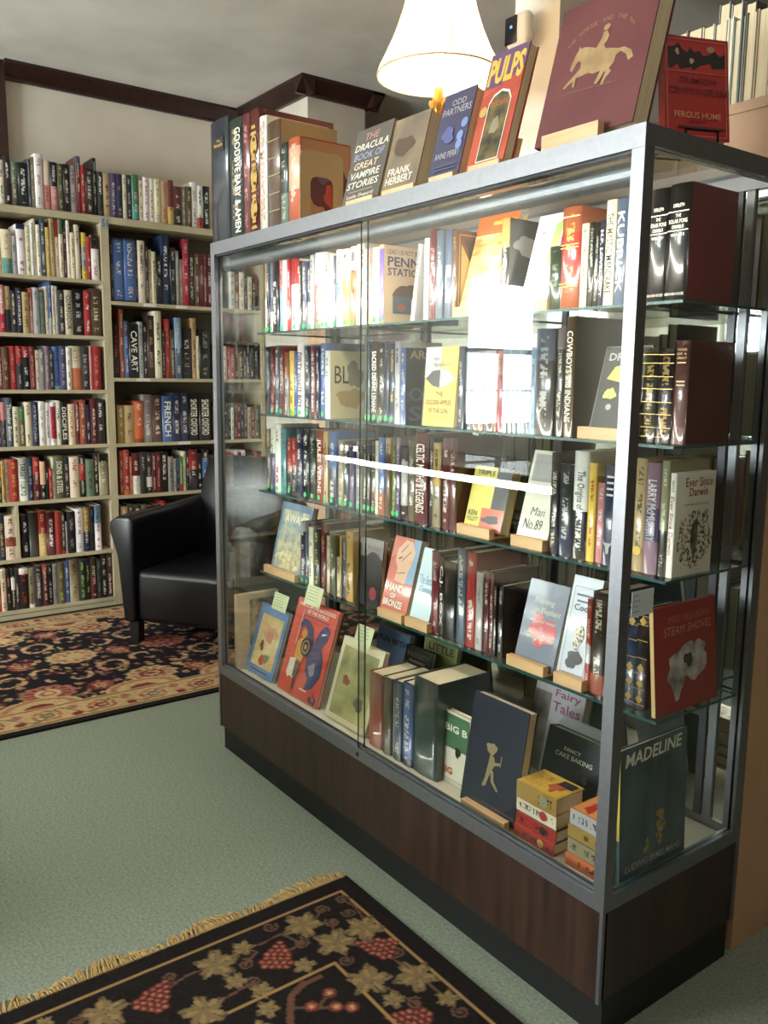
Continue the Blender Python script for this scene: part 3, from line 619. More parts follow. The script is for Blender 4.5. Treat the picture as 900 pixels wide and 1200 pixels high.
q = crow('553,290,black;605,335,charcoal/silver|navy@0-.3;660,285,white/grey|black@0-.45;690,330,yellow/red;720,405,pink/white;770,340,navy/silver;787,350,red', zI, .953, P3, 520, k); k += len(q)
spine_text(q[2], 'The Origins of', .46, .82, 'charcoal'); q[2]['c3'] = q[2]['c1']; q[5]['c3'] = q[5]['c1']
w_, h_, t_, b_ = q[5]['dims']; m = MB(); X = -b_-.0008
m.quad([(X, t_*(.5+dx), h_*(.16+dz)) for dx, dz in ((-.1, -.04), (.1, -.04), (.14, .03), (.32, .06), (.34, .11), (.24, .07), (-.24, .07), (-.34, .11), (-.32, .06), (-.14, .03))][::-1]); m.build('bull_head_emblem', flat('silver', .4), q[5])
for v in (.70, .76, .82, .88): spine_band(q[5], v, v+.02, 'silver', 'spine_lettering', .25, .75)
q = crow('343,515,tan;405,535,mauve|purple@.3-.6;440,525,khaki|black@0-.4;505,580,ivory', zF, .953, P3, 292, k, y=.195, depth=.135)
spine_text(q[1], 'LARRY McMURTRY', .3, .85, 'silver'); q[1]['c3'] = q[1]['c1']
m = MB(); w_, h_, t_, b_ = q[0]['dims']; m.quad([(-b_-.001, t_/2+.010*math.cos(2*PI*i/16), .045+.010*math.sin(2*PI*i/16)) for i in range(16)]); m.build('price_sticker', flat('yellow'), q[0])
o = q[3]; o['c3'] = o['c1']; spine_text(o, 'Ever Since Darwin', .22, .78, (140, 34, 30), .5, shear=.1); spine_text(o, 'GOULD', .82, .93, 'brown', .3)
o['label'] = 'ivory evolution essays book with engraved figures, beside the right corner post'
a = Art(o); a.text('Ever Since', .22, .86, .92, .95, (140, 34, 30)); a.text('Darwin', .32, .77, .80, .85, (140, 34, 30)); a.text('STEPHEN JAY GOULD', .2, .675, .85, .70, 'brown')
ENGR = mottle((44, 40, 38), (226, 218, 196), 130, .5, 5, lo=.40, hi=.54, name='engraving')
a.blob(.5, .33, .42, .27, 'cream', 4, 30, .14, mat=ENGR); a.blob(.55, .56, .33, .08, 'cream', 14, 30, .25, mat=ENGR); a.blob(.5, .36, .1, .17, 'charcoal', 6, mat=mottle((30, 28, 28), (120, 112, 100), 60, .5, 4, name='engraving_dark'))
# fourth shelf
zJ = (300, 570, .17778); zK = (420, 600, .17778); zN = (480, 640, .31111); zL = (640, 660, .28889)
q = crow('320,235,navy/white|silver@.85-1;347,240,slate|navy@0-.3;380,270,ivory;420,275,forest/yellow;457,245,maroon/tan;485,330,cream;525,295,olive;550,470,cream;562,325,gold;590,340,slate;640,295,gold', zJ, .653, P4, 287, 0, [0, 1]); k = len(q)
q = crow('520,260,burgundy/silver;555,290,black=C.J. BOX;640,330,black/charcoal;700,240,slate;765,265,red;812,400,silver/grey;850,390,maroon;880,400,maroon', zK, .653, P4, 468, k, depth=.22); k += len(q)
q = crow('322,150,black;345,150,black/silver', zN, .653, P4, 311, k); k += 2
a = Art(q[-1]); a.rect(.02, .02, .98, .98, (62, 48, 38)); a.oval(.5, .5, .16, .11, 'chocolate')
for i in range(16):
    t = 2*PI*i/16; c_, s_ = math.cos(t), math.sin(t); a.poly([(.5+.17*c_-.04*s_, .5+.12*s_+.03*c_), (.5+.42*c_, .5+.3*s_), (.5+.17*c_+.04*s_, .5+.12*s_-.03*c_)], (40, 30, 24))
q = crow('672,200,red|silver@.3-.5;728,175,chocolate|rust@0-.2;755,235,black/white', zN, .653, P4, 652, k); k += 3
q = crow('355,195,navy;400,195,black', zL, .653, P4, 308, k, y=.20)
for o in q:
    for v in (.04, .2, .36, .52, .7, .86, .95): spine_band(o, v, v+.006, 'gold', metal=.5)
    o['c3'] = o['c1']
    for v in (.1, .26, .42, .9): w_, h_, t_, b_ = o['dims']; m = MB(); m.quad([(-b_-.0009, t_*.5, h_*v-.011), (-b_-.0009, t_*.5-.009, h_*v), (-b_-.0009, t_*.5, h_*v+.011), (-b_-.0009, t_*.5+.009, h_*v)]); m.build('gilt_emblem', flat('gold', .3, .6), o)
# deck
zM = (420, 720, .2)
q = crow('140,345,rust;192,370,brown;205,385,silver;252,392,forest|slate@.1-1;315,405,navy|blue@.1-1;452,385,forest', zM, DECK, P5, 60, 0, y=.078, depth=.27)
for o in q[:3]+q[5:]: o['c3'] = o['c1']

# ---- face-out books inside
o = faceout(537, 583, .197, 1.510, 256, 16, .03, 'orange', 'orange and gold jacketed book tilted back on the top glass shelf', mat=mottle((206, 120, 50), (240, 214, 150), 14, .3, 5, (1, 1, 3), coat=.6), st=(530, 568), slabel='pale wooden stand under the orange jacketed book on the top shelf')
a = Art(o); a.rect(0, .80, 1, 1, (206, 104, 44)); a.rect(.4, .89, .95, .93, 'yellow')
o = faceout(608, 639, .205, 1.510, 254, 16, .028, 'white', 'white and green illustrated book tilted back on the top glass shelf', mat=mottle((236, 236, 236), (120, 110, 130), 16, .3, 6, (1, 1, 3), .55, .75, coat=.6), st=(608, 640), slabel='pale wooden stand under the white and green book on the top shelf')
Art(o).poly([(.62, .5), (.98, .35), (.98, .93), (.72, .88)], 'lime')
o = faceout(494, 531, .175, 1.227, 407, 4, .022, 'yellow', 'yellow and grey book with a black and white leaf shape on the second shelf')
a = Art(o); a.rect(0, .0, .03, 1, 'grey'); a.poly([(0, .62), (.5, .49), (.5, 1), (0, 1)], 'silver'); a.poly([(.04, .60), (.25, .70), (.5, .715), (.5, .49), (.28, .51)], 'charcoal'); a.poly([(.5, .715), (.74, .70), (.95, .60), (.72, .52), (.5, .49)], 'ivory')
a.text('RAY', .28, .83, .48, .875, 'grey'); a.text('BRADBURY', .28, .755, .84, .80, 'grey'); a.text('THE', .40, .38, .62, .44, 'charcoal'); a.text('GOLDEN APPLES', .1, .275, .9, .335, 'charcoal'); a.text('OF THE SUN', .18, .17, .8, .23, 'charcoal'); a.rect(.18, .125, .82, .13, 'mustard'); a.rect(.25, .10, .7, .105, 'mustard')
o = faceout(689, 743, .20, 1.227, 406, 15, .025, 'black', 'black book with a pale yellow leaf shape behind the corner post', st=(676, 728), slabel='pale wooden stand under the black book with yellow leaf shape')
a = Art(o); a.frame(.01, .01, .99, .99, .008, 'silver'); a.text('DRA', .12, .83, .6, .92, 'silver', .03); a.poly([(.16, .62), (.5, .58), (.85, .62), (.9, .70), (.6, .80), (.3, .76)], (196, 190, 96)); a.blob(.3, .45, .12, .07, (196, 190, 96), 3); a.oval(.33, .30, .06, .035, 'silver')
o = faceout(543, 586, .20, .953, 545, 14, .03, 'yellow', 'yellow book with a red picture label tilted back on the third shelf', st=(535, 573), slabel='pale wooden stand under the yellow book with red label')
a = Art(o); a.rect(0, 0, .62, 1, (206, 196, 84)); a.rect(.62, 0, 1, 1, 'charcoal'); a.rect(.4, .02, .98, .36, (196, 92, 66)); a.blob(.68, .19, .2, .07, 'charcoal', 21); a.text('KEN', .06, .22, .3, .3, 'charcoal'); a.text('FOLLETT', .06, .13, .36, .2, 'charcoal'); a.text('TRIPLE', .1, .86, .58, .94, 'charcoal')
o = faceout(604, 640, .20, .953, 527, 15, .022, (196, 192, 178), 'grey jacketed book with a handwritten title tilted back on the third shelf', st=(598, 635), slabel='pale wooden stand under the grey book with handwritten title')
a = Art(o); a.text('Man', .3, .29, .75, .38, 'charcoal', -.01, .2); a.text('No.89', .15, .14, .75, .25, 'charcoal', -.01, .2); a.oval(.55, .58, .09, .05, (160, 60, 50)); a.rect(.1, .66, .95, .96, 'grey')
o = faceout(317, 352, .19, .653, 587, 13, .02, 'slate', 'blue-grey picture book with a cream scene tilted back on the fourth shelf', st=(309, 345), slabel='pale wooden stand under the blue-grey picture book', mat=mottle((96, 124, 146), (118, 146, 166), 8, .35, 3, coat=.6))
a = Art(o); a.rect(.08, .06, .92, .9, 'sage', mat=mottle((120, 146, 160), (206, 196, 150), 26, .4, 4)); a.blob(.5, .2, .4, .12, 'cream', 5, mat=mottle((160, 150, 110), (230, 222, 180), 40, .4, 4)); a.text('AWAKE', .18, .72, .9, .84, 'ivory')
o = faceout(417, 443, .20, .653, 628, 6, .02, 'charcoal', 'grey book with a rounded black shape at the back of the fourth shelf')
a = Art(o); a.rect(0, .72, 1, 1, 'grey'); a.text('THE OLDEST', .3, .84, .95, .9, 'burgundy'); a.blob(.55, .5, .5, .3, 'black', 2, 24, .12); a.oval(.72, .2, .16, .1, (150, 60, 70))
o = faceout(445, 475, .185, .653, 627, 15, .032, 'rust', 'rust red book with a drawn raised fist tilted back on the fourth shelf', st=(442, 470), slabel='pale wooden stand under the book with the raised fist', mat=mottle((186, 78, 58), (200, 96, 70), 10, .3, 3, coat=.7))
a = Art(o); a.poly([(.62, .42), (1, .42), (1, 1), (.75, 1)], 'skyblue'); a.poly([(.3, .42), (.7, .40), (.74, .58), (.8, .66), (.86, .84), (.7, .96), (.45, .97), (.22, .84), (.2, .68), (.34, .58)], 'peach')
for p_ in ([(.3, .72), (.42, .75), (.44, .74), (.32, .70)], [(.44, .70), (.7, .84), (.71, .83), (.45, .69)], [(.35, .8), (.55, .92), (.56, .91), (.36, .79)], [(.36, .52), (.66, .56), (.66, .55), (.36, .51)]): a.poly(p_, 'black')
a.text('HAND', .12, .28, .72, .38, 'ivory', .03); a.text('OF', .3, .19, .5, .26, 'ivory', .03); a.text('BRONZE', .08, .08, .8, .17, 'ivory', .03)
o = faceout(479, 501, .19, .653, 641, 15, .02, (196, 212, 226), 'pale blue book with blue script title tilted back on the fourth shelf', st=(474, 500), slabel='pale wooden stand under the pale blue book with script title')
a = Art(o); a.text('The Second', .12, .52, .95, .64, 'blue', -.01, .2); a.text('Coming', .2, .38, .9, .5, 'blue', -.01, .2)
o = faceout(602, 647, .19, .653, 677, 15, .022, (98, 108, 126), 'slate grey book with a red patch and white title on the fourth shelf', st=(593, 636), slabel='pale wooden stand under the slate grey book with red patch', mat=mottle((84, 94, 114), (98, 108, 126), 6, .35, 2, coat=.3))
a = Art(o); a.blob(.55, .42, .30, .2, (186, 48, 56), 7); a.text('Shooting', .2, .72, .72, .80, 'ivory', .0, .2); a.text('an Elephant', .25, .60, .92, .69, 'ivory', 0, .2); a.text('and other essays', .2, .50, .85, .55, 'ivory', 0, .2); a.text('by', .48, .42, .58, .47, 'ivory', 0, .2); a.text('George Orwell', .18, .29, .9, .38, 'ivory', .01, .2)
o = faceout(651, 684, .19, .653, 673, 13, .02, (196, 206, 208), 'pale grey-blue book with a small printed portrait on the fourth shelf', st=(648, 681), slabel='pale wooden stand under the pale grey-blue portrait book')
a = Art(o); a.frame(.1, .06, .92, .9, .012, 'slate'); a.rect(.2, .81, .85, .83, 'slate'); a.rect(.25, .75, .8, .77, 'slate'); a.text('Cody', .2, .65, .8, .73, 'navy'); a.blob(.52, .42, .16, .12, 'grey', 31, mat=ENGR); a.blob(.5, .2, .24, .09, 'charcoal', 32)
# deck row of picture books
hc = float(on_line_v(697, (-1.725, .05, DECK), (0, 0, 1)))
o = side_book((-1.7285+.022, .052, DECK+.0006), .17, hc, .022, (206, 196, 160), 'cream book with a dark photograph standing at the far left of the deck')
Art(o).rect(.3, .3, 1, .92, 'grey', mat=mottle((60, 56, 48), (190, 180, 146), 18, .5, 4))
o = faceout(287, 318, .080, DECK, 705, 18, .016, (96, 146, 190), 'blue bordered picture book with a cream castle scene on the deck')
a = Art(o); a.rect(.14, .12, .9, .86, 'cream', mat=mottle((226, 214, 168), (206, 180, 120), 12, .4, 3)); a.blob(.55, .62, .2, .13, 'peach', 4, 26, .5); a.poly([(.45, .6), (.5, .75), (.55, .62), (.6, .72), (.68, .58), (.66, .48), (.46, .5)], (206, 150, 120)); a.blob(.38, .42, .06, .08, 'rust', 12); a.blob(.48, .22, .07, .09, (196, 76, 50), 13); a.blob(.62, .26, .1, .06, 'khaki', 15); a.rect(.2, .05, .8, .075, 'slate')
o = faceout(324.5, 370, .082, DECK, 699, 17, .016, (208, 72, 54), 'large red picture book with a dark blue dragon and swordsman on the deck', mat=flat((208, 72, 54), .35, 0, .6))
a = Art(o); a.text('FAMOUS MYTHS and LEGENDS', .06, .925, .94, .965, 'ivory'); a.text('OF THE WORLD', .28, .87, .80, .91, 'ivory', .01); a.rect(.2, .835, .85, .845, 'navy')
NB = (44, 50, 104)
a.poly([(.62, .10), (.80, .16), (.92, .3), (.90, .48), (.80, .58), (.88, .66), (.92, .78), (.80, .82), (.70, .76), (.64, .66), (.62, .56), (.60, .62), (.52, .74), (.40, .80), (.26, .80), (.18, .72), (.24, .70), (.32, .74), (.42, .70), (.48, .60), (.52, .44), (.56, .3), (.66, .22)], NB)
a.poly([(.80, .16), (.93, .05), (.86, .03), (.83, .09), (.76, .05), (.80, .02), (.93, .01), (.97, .06)], NB); a.poly([(.60, .35), (.75, .42), (.78, .30), (.70, .26)], (142, 132, 160))
a.poly([(.74, .70), (.88, .74), (.76, .73)], 'ivory'); a.poly([(.16, .36), (.30, .38), (.32, .16), (.24, .18), (.20, .15), (.14, .19)], 'ivory')
a.poly([(.24, .38), (.44, .36), (.46, .56), (.36, .62), (.24, .56)], (214, 158, 66)); a.oval(.36, .66, .06, .045, 'gold'); a.poly([(.3, .18), (.4, .2), (.42, .36), (.3, .36)], 'olive'); a.poly([(.34, .05), (.4, .07), (.38, .18), (.33, .18)], 'brown')
a.oval(.46, .53, .12, .10, 'black'); a.oval(.46, .53, .09, .075, 'khaki'); a.oval(.46, .53, .065, .055, 'black'); a.oval(.46, .53, .03, .025, 'gold')
a.poly([(.20, .52), (.22, .9), (.235, .9), (.225, .52)], 'silver'); a.rect(.55, .10, .72, .115, 'ivory')
o = faceout(380.5, 427, .082, DECK, 744, 17, .018, (214, 206, 176), 'cream bordered picture book with a green painted landscape on the deck')
a = Art(o); a.rect(.08, .07, .92, .90, 'sage', mat=mottle((116, 118, 66), (196, 190, 130), 9, .4, 6, lo=.35, hi=.7)); a.blob(.3, .5, .08, .06, 'rust', 9); a.blob(.7, .3, .12, .07, 'olive', 19)
o = faceout(434, 470, .36, DECK, 732, 10, .02, (120, 150, 190), 'blue instruction book at the back of the deck beneath the shelf', mat=flat((112, 142, 184), .4))
a = Art(o); a.text('FUN WITH', .06, .78, .94, .88, 'navy', .03)
o = faceout(462, 492, .31, DECK, 754, 14, .02, 'black', 'black book with olive lettering at the back of the deck')
a = Art(o); a.text('RAGGEDY', .1, .84, .9, .92, 'khaki'); a.rect(.2, .76, .8, .80, 'khaki'); a.blob(.5, .4, .35, .15, 'forest', 3)
o = faceout(488, 526, .37, DECK, 742, 8, .02, 'olive', 'olive green book lettered in black at the back of the deck', mat=flat((124, 130, 72), .5))
a = Art(o); a.text('LITTLE', .15, .82, .9, .92, 'black', .02)
o = faceout(515, 547, .105, DECK, 829, 2, .02, 'ivory', 'green and white book standing between dark volumes on the deck', mat=flat((222, 216, 196), .4))
a = Art(o); a.rect(.05, .5, .98, .97, 'green'); a.frame(.08, .06, .98, .94, .01, 'forest'); a.text('BIG B', .14, .73, .92, .83, 'ivory', .03); a.text('BIG', .06, .13, .46, .23, (196, 84, 50), .03); a.blob(.62, .48, .08, .08, 'black', 4)
o = faceout(539, 601, .062, DECK, 809, 9, .03, (30, 36, 52), 'dark navy book with a small gilt figure tilted back on the deck', st=(540, 590), slabel='pale wooden stand under the dark navy gilt book', mat=flat((30, 36, 52), .3, 0, .8))
a = Art(o); a.frame(.02, .02, .98, .98, .01, 'charcoal'); gm = flat((150, 134, 96), .4, .4)
for p_ in ([(.44, .52), (.52, .5), (.55, .44), (.5, .38), (.42, .40)], [(.42, .40), (.50, .38), (.46, .30), (.42, .22), (.36, .22), (.40, .30)], [(.48, .39), (.54, .38), (.56, .30), (.66, .24), (.64, .22), (.52, .28)], [(.52, .46), (.64, .48), (.64, .455), (.53, .43)], [(.64, .54), (.66, .54), (.65, .44), (.64, .44)]): a.poly(p_, 'gold', mat=gm)
a.blob(.46, .57, .085, .055, 'gold', 8, 26, .25, mat=gm)
o = faceout(612, 668, .345, DECK, 795, 12, .03, (196, 190, 190), 'large pale fairy tale book in clear sleeve at the back of the deck', mat=flat((186, 182, 184), .25, 0, 1))
a = Art(o); a.rect(.0, .0, .35, .9, 'charcoal', mat=mottle((40, 38, 40), (150, 140, 130), 10, .3, 4, coat=1)); a.text('Fairy', .42, .86, .92, .97, (130, 60, 110), .01); a.text('Tales', .40, .72, .95, .83, (130, 60, 110), .01)
o = faceout(640, 694, .27, DECK, 838, 13, .012, (206, 214, 222), 'thin white folder standing behind the cake baking book')
o = faceout(626, 690, .215, DECK, 848, 14, .035, (52, 58, 62), 'dark grey baking book with white lettering behind the little fat books', mat=flat((52, 58, 62), .2, 0, 1))
a = Art(o); a.text('FANCY', .34, .76, .64, .81, 'ivory', .02); a.text('CAKE BAKING', .2, .67, .86, .73, 'ivory', .02); a.oval(.78, .5, .05, .05, 'slate')
# little fat books in two stacks
def lying(x1, y, ztop, hgt, wd, t, c1, c2, label, art):
    o = book(wd, hgt, t, c1, c2, (0, 1), 'black', flatspine=True)
    o.matrix_world = Matrix(((0, 0, -1, x1), (1, 0, 0, y), (0, -1, 0, ztop), (0, 0, 0, 1)))
    tag(o, label, 'book', 'little fat picture books'); return o
xA = float(on_line_u(602, (0, .062, DECK), (1, 0, 0))); z = DECK+.0006
for i, (c1, c2, t, lb, nm) in enumerate([('orange', 'red', .030, 'red and orange little fat book at the bottom of the left stack', None), ('maroon', 'red', .031, 'dark red little fat book, second from bottom of the left stack', None), ('peach', 'cream', .034, 'pale peach little fat book, third up in the left stack', None), ('gold', 'mustard', .042, 'yellow and black little fat book on top of the left stack', 'SWIFT')]):
    o = lying(xA+.122+.004*(i % 2), .062+.003*((i*7) % 3), z+t, .122, .092, t, c1, c2, lb, None); z += t+.0004
    if nm: spine_text(o, nm, .1, .45, 'black', .5); o['c3'] = o['c2']
    w_, h_, t_, b_ = o['dims']; m = MB(); m.quad([(-.0008, t_*.5+t_*.33*math.cos(2*PI*j/16), h_*.32+t_*.33*math.sin(2*PI*j/16)) for j in range(16)]); m.build('spine_emblem', flat(('gold', 'black', 'red', 'khaki')[i]), o)
    if i == 3:
        a = Art(o); a.rect(.03, .03, .97, .97, (226, 180, 76)); a.text('TOM', .15, .55, .8, .72, (206, 150, 40), .03); a.text('SWIFT', .15, .75, .85, .92, (206, 150, 40), .03); a.blob(.5, .3, .3, .14, (190, 90, 50), 5, 24, .5); a.rect(.6, .05, .9, .4, 'charcoal')
xB = float(on_line_u(661, (0, .066, DECK), (1, 0, 0))); z = DECK+.0006
for i, (c1, c2, t, lb) in enumerate([('red', 'orange', .030, 'red-orange little fat book at the bottom of the right stack'), ('black', 'khaki', .034, 'black and khaki little fat book, second from bottom of the right stack'), ('khaki', 'mustard', .030, 'dull yellow little fat book, third up in the right stack'), ('orange', 'silver', .036, 'orange topped little fat book with silver spine on the right stack')]):
    o = lying(xB+.118+.003*(i % 2), .067+.002*i, z+t, .116, .09, t, c1, c2, lb, None); z += t+.0004
    if i == 3: a = Art(o); a.rect(.03, .03, .97, .97, (222, 150, 84)); a.blob(.5, .7, .35, .12, (190, 60, 40), 16, 24, .5); a.blob(.5, .3, .3, .16, 'maroon', 6)
# big picture books facing the end glass
o = side_book((-.027, .082, DECK+.0006), .228, .30, .013, (44, 62, 66), 'tall dark teal picture book with white title lettering at the right end', lean=2.5, mat=mottle((30, 46, 54), (82, 104, 110), 16, .45, 7, (1, 1, .4), .3, .75, coat=.15), c2=None)
a = Art(o)
put = put_text(o, 'MADELINE', (.06*a.w, a.y(), .865*a.h), (.995, 0, .02), (0, 0, 1), .86*a.w, .095*a.h, 'ivory', 'title', .02, .15)
put_text(o, 'LUDWIG BEMELMANS', (.08*a.w, a.y(), .095*a.h), (1, 0, 0), (0, 0, 1), .84*a.w, .05*a.h, 'silver', 'title', .01, .15)
w_, h_, t_, b_ = o['dims']; m = MB(); m.box(-.0012, .0006, .35*h_, -.0002, t_-.0006, h_-.002); m.build('spine_strip', flat((206, 180, 74)), o)
yb_ = mottle((120, 100, 48), (190, 158, 70), 60, .5, 4)
for i, (x, z, rx, rz) in enumerate([(.60, .42, .05, .05), (.60, .33, .055, .05), (.58, .25, .05, .04), (.38, .21, .035, .035), (.40, .26, .02, .03)]): a.blob(x, z, rx, rz, 'mustard', 40+i, 20, .5, mat=yb_)
o2 = side_book((-.062, .11, DECK+.0006), .17, .262, .02, 'rust', 'rust and yellow book behind the tall dark teal picture book', lean=1.5)
o = side_book((-.030, .178, .6537), .222, .232, .010, (150, 36, 34), 'square red picture book with a grey smoke cloud facing the end glass', lean=5.5, mat=flat((150, 34, 34), .4, 0, .3))
a = Art(o); a.text('MIKE MULLIGAN', .22, .83, .88, .90, (190, 110, 96), 0, .2); a.text('STEAM SHOVEL', .14, .72, .92, .80, (206, 140, 120), 0, .2)
sm = mottle((120, 108, 104), (206, 200, 196), 24, .5, 5); a.blob(.5, .42, .27, .2, 'silver', 51, 30, .35, mat=sm); a.blob(.36, .36, .14, .2, 'silver', 52, 24, .3, mat=sm); a.blob(.64, .52, .14, .1, 'silver', 55, 24, .3, mat=sm); a.blob(.52, .46, .08, .06, 'charcoal', 53)
w_, h_, t_, b_ = o['dims']; m = MB(); m.box(-.0012, .0004, .001, -.0002, t_-.0004, h_-.001); m.build('spine_strip', flat((190, 160, 100)), o)
# small cards
def card(u0, u1, v0, v1, y, lean, col, label, n=5):
    xa, za = on(u0, v1, 1, y)[[0, 2]]; xb = on(u1, v1, 1, y)[0]; h = on_line_v(v0, (xa, y, za), (0, math.sin(lean), math.cos(lean)))
    r = B('price_card', flat(col, .6), 0, 0, 0, xb-xa, .0008, h); r.location = (xa, y, za); r.rotation_euler = (-lean, 0, 0); tag(r, label, 'price card', 'paper price cards')
    w = xb-xa; m = MB(); R_ = random.Random(int(u0))
    for i in range(n): z = h*(.88-.16*i); m.quad([(w*.1, -.0004, z), (w*R_.uniform(.5, .9), -.0004, z), (w*.8, -.0004, z+.0016), (w*.1, -.0004, z+.0016)])
    m.build('handwriting', flat((120, 130, 110), .6), r); return r
card(318, 334, 693, 712, .135, .3, (206, 214, 170), 'pale green price slip above the blue bordered picture book')
card(356, 374, 684, 706, .140, .3, (206, 214, 170), 'pale green price slip above the large red picture book')
card(414, 433, 730, 753, .130, .3, (206, 214, 170), 'pale green price slip above the green landscape picture book')
P_ = on(741, 671, 0, -.024); Q_ = on(766, 676, 0, -.024); hh = .052
r = B('price_card', flat((214, 218, 226), .6), 0, 0, -hh, .0008, abs(Q_[1]-P_[1]), 0); r.location = (-.022, P_[1], .953-.008); tag(r, 'white paper note hanging below the third shelf near the corner post', 'price card', 'paper price cards')
m = MB()
for i in range(4): m.quad([(.0012, .004, -.008-.011*i), (.0012, .02+.006*(i % 2), -.008-.011*i), (.0012, .02+.006*(i % 2), -.0095-.011*i), (.0012, .004, -.0095-.011*i)])
m.build('handwriting', flat((96, 104, 150)), r)

# ================================================================== on top of the showcase
zT = (240, 110, .17778); PT = 'standing on top of the showcase'
def trow(data, start, n0, depth): return row(data, zT, (0, .035, H+.0004), (1, 0, 0), PI/2, PT, 'books on top of the showcase', depth, True, start=start, n0=n0)
PAL['ink'] = (40, 46, 60); WORD['ink'] = 'dark navy'
q = trow('162,165,ink;250,165,forest/tan;300,132,burgundy/pink;362,102,maroon;412,148,white/pink;500,180,tan|brown@0-1;553,325,sage|forest@.4-1;632,292,orange|peach@.4-.9', 46, 0, .27)
for o in (q[0], q[3], q[5]): o['c3'] = o['c2']
spine_band(q[0], .74, .86, 'black', 'title_label', .2, .85); spine_text(q[0], 'The', .82, .84, 'gold', .2, True); spine_text(q[0], 'Rivals', .785, .81, 'gold', .45, True)
spine_text(q[1], 'GOODBYE BABY & AMEN', .06, .92, 'ivory', .42, uc=.28)
spine_text(q[4], 'THE MENAGERIE', .1, .95, 'peach', .5)
gold = flat((196, 162, 92), .35, .5)
w_, h_, t_, b_ = q[3]['dims']; m = MB()
for i in range(17):
    z = .06+.05*i; R_ = random.Random(i); ww = R_.uniform(.18, .34)
    if i in (3, 8, 13): m.quad([(-b_-.0008, t_*.5+t_*.34*math.cos(2*PI*j/12), h_*z+t_*.55*math.sin(2*PI*j/12)) for j in range(12)])
    else: m.quad([(-b_-.0008, t_*(.5+ww), h_*z-.004), (-b_-.0008, t_*(.5-ww), h_*z-.004), (-b_-.0008, t_*(.5-ww*.7), h_*z+.006), (-b_-.0008, t_*(.5+ww*.7), h_*z+.006)])
m.build('gilt_ornament', gold, q[3])
for v in (.17, .33, .5, .66, .82): spine_band(q[5], v, v+.01, 'khaki', 'raised_band')
a = Art(q[7]); a.rect(.02, .02, .98, .98, (206, 150, 110)); a.blob(.55, .45, .38, .3, (110, 60, 66), 4, 26, .4); a.blob(.65, .35, .2, .16, (206, 84, 70), 6); a.blob(.45, .6, .16, .12, (120, 96, 120), 7)
# sheet metal bookend with an arched opening
xe = q[7].location.x+.003; yb, wb, hb = .030, .150, .205
be = empty('bookend', (xe, yb, H)); m = MB()
out = [(0, 0), (0, hb-.02), (.006, hb-.006), (.02, hb), (wb-.02, hb), (wb-.006, hb-.006), (wb, hb-.02), (wb, 0)]
def ring(mm, x):
    inn = [(.036, 0), (.036, .115), (.042, .128), (.056, .134), (.094, .134), (.108, .128), (.114, .115), (.114, 0)]
    for i in range(7): mm.quad([(x, *out[i]), (x, *out[i+1]), (x, *inn[i+1]), (x, *inn[i])])
    return inn
inn = ring(m, 0); ring(m, .0018)
for poly in (out, inn):
    for i in range(7): m.quad([(0, *poly[i]), (.0018, *poly[i]), (.0018, *poly[i+1]), (0, *poly[i+1])])
m.build('upright_plate', flat((206, 176, 128), .45), be); B('foot_plate', flat((206, 176, 128), .45), .0018, .02, .0002, .09, wb-.02, .0016, be)
tag(be, 'tan metal bookend with arched opening on top of the showcase', 'bookend')
TL = 'books on top of the showcase'
o = faceout(400, 442, .05, H, 155, 15, .028, (84, 78, 70), 'grey jacketed vampire stories anthology tilted back beside the bookend', mat=flat((84, 78, 70), .3, 0, .7), group=TL, st=(405, 436), slabel='pale wooden stand under the grey vampire stories book', lip=.02)
a = Art(o)
for i, (s, c_, x0, x1, wgt) in enumerate([('THE', (190, 130, 120), .28, .66, 1), ('DRACULA', 'ivory', .05, .96, 1), ('BOOK OF', (150, 160, 190), .08, .9, 1), ('GREAT', (226, 206, 170), .14, .8, 1), ('VAMPIRE', 'ivory', .1, .9, 1), ('STORIES', 'ivory', .06, .92, 1)]): a.text(s, x0, .835-.125*i, x1, .925-.125*i, c_, .01, .15)
a.rect(.15, .165, .8, .17, 'cream'); a.text('Leslie Shepard', .12, .07, .85, .13, 'ivory', 0, .15)
o = faceout(446, 486, .05, H, 142, 15, .05, (140, 118, 86), 'tan and grey jacketed novel with a glossy sleeve tilted back on showcase', mat=mottle((150, 126, 90), (92, 84, 76), 7, .15, 3, coat=1), group=TL, st=(447, 484), slabel='pale wooden stand under the tan and grey jacketed novel', lip=.02)
a = Art(o); a.text('FRANK', .1, .22, .75, .32, 'ivory', .01); a.text('HERBERT', .08, .10, .85, .2, 'ivory', .01); a.blob(.4, .6, .25, .14, 'brown', 4)
o = faceout(500, 536, .05, H, 113, 15, .036, (58, 56, 88), 'indigo jacketed book with pale blue spots tilted back in front of lamp', mat=flat((58, 56, 88), .35, 0, .6), group=TL, st=(502, 530), slabel='pale wooden stand under the indigo book', lip=.02)
a = Art(o); a.text('ODD', .3, .84, .75, .91, 'silver'); a.text('PARTNERS', .06, .74, .96, .82, 'silver'); a.text('ANNE PERRY', .1, .24, .9, .31, 'silver')
for x, z in ((.86, .6), (.8, .46), (.82, .36)): a.oval(x, z, .1, .055, (120, 140, 190))
a.blob(.4, .5, .2, .09, (84, 92, 140), 5); a.rect(.15, .14, .85, .155, 'slate'); a.rect(.15, .10, .85, .115, 'slate')
o = faceout(545, 588, .05, H, 66, 16, .028, (176, 70, 46), 'red book with big yellow curved title letters tilted back on showcase', mat=mottle((176, 66, 44), (196, 88, 56), 12, .35, 4, coat=.5), group=TL, st=(548, 584), slabel='pale wooden stand under the red book with yellow title', lip=.02)
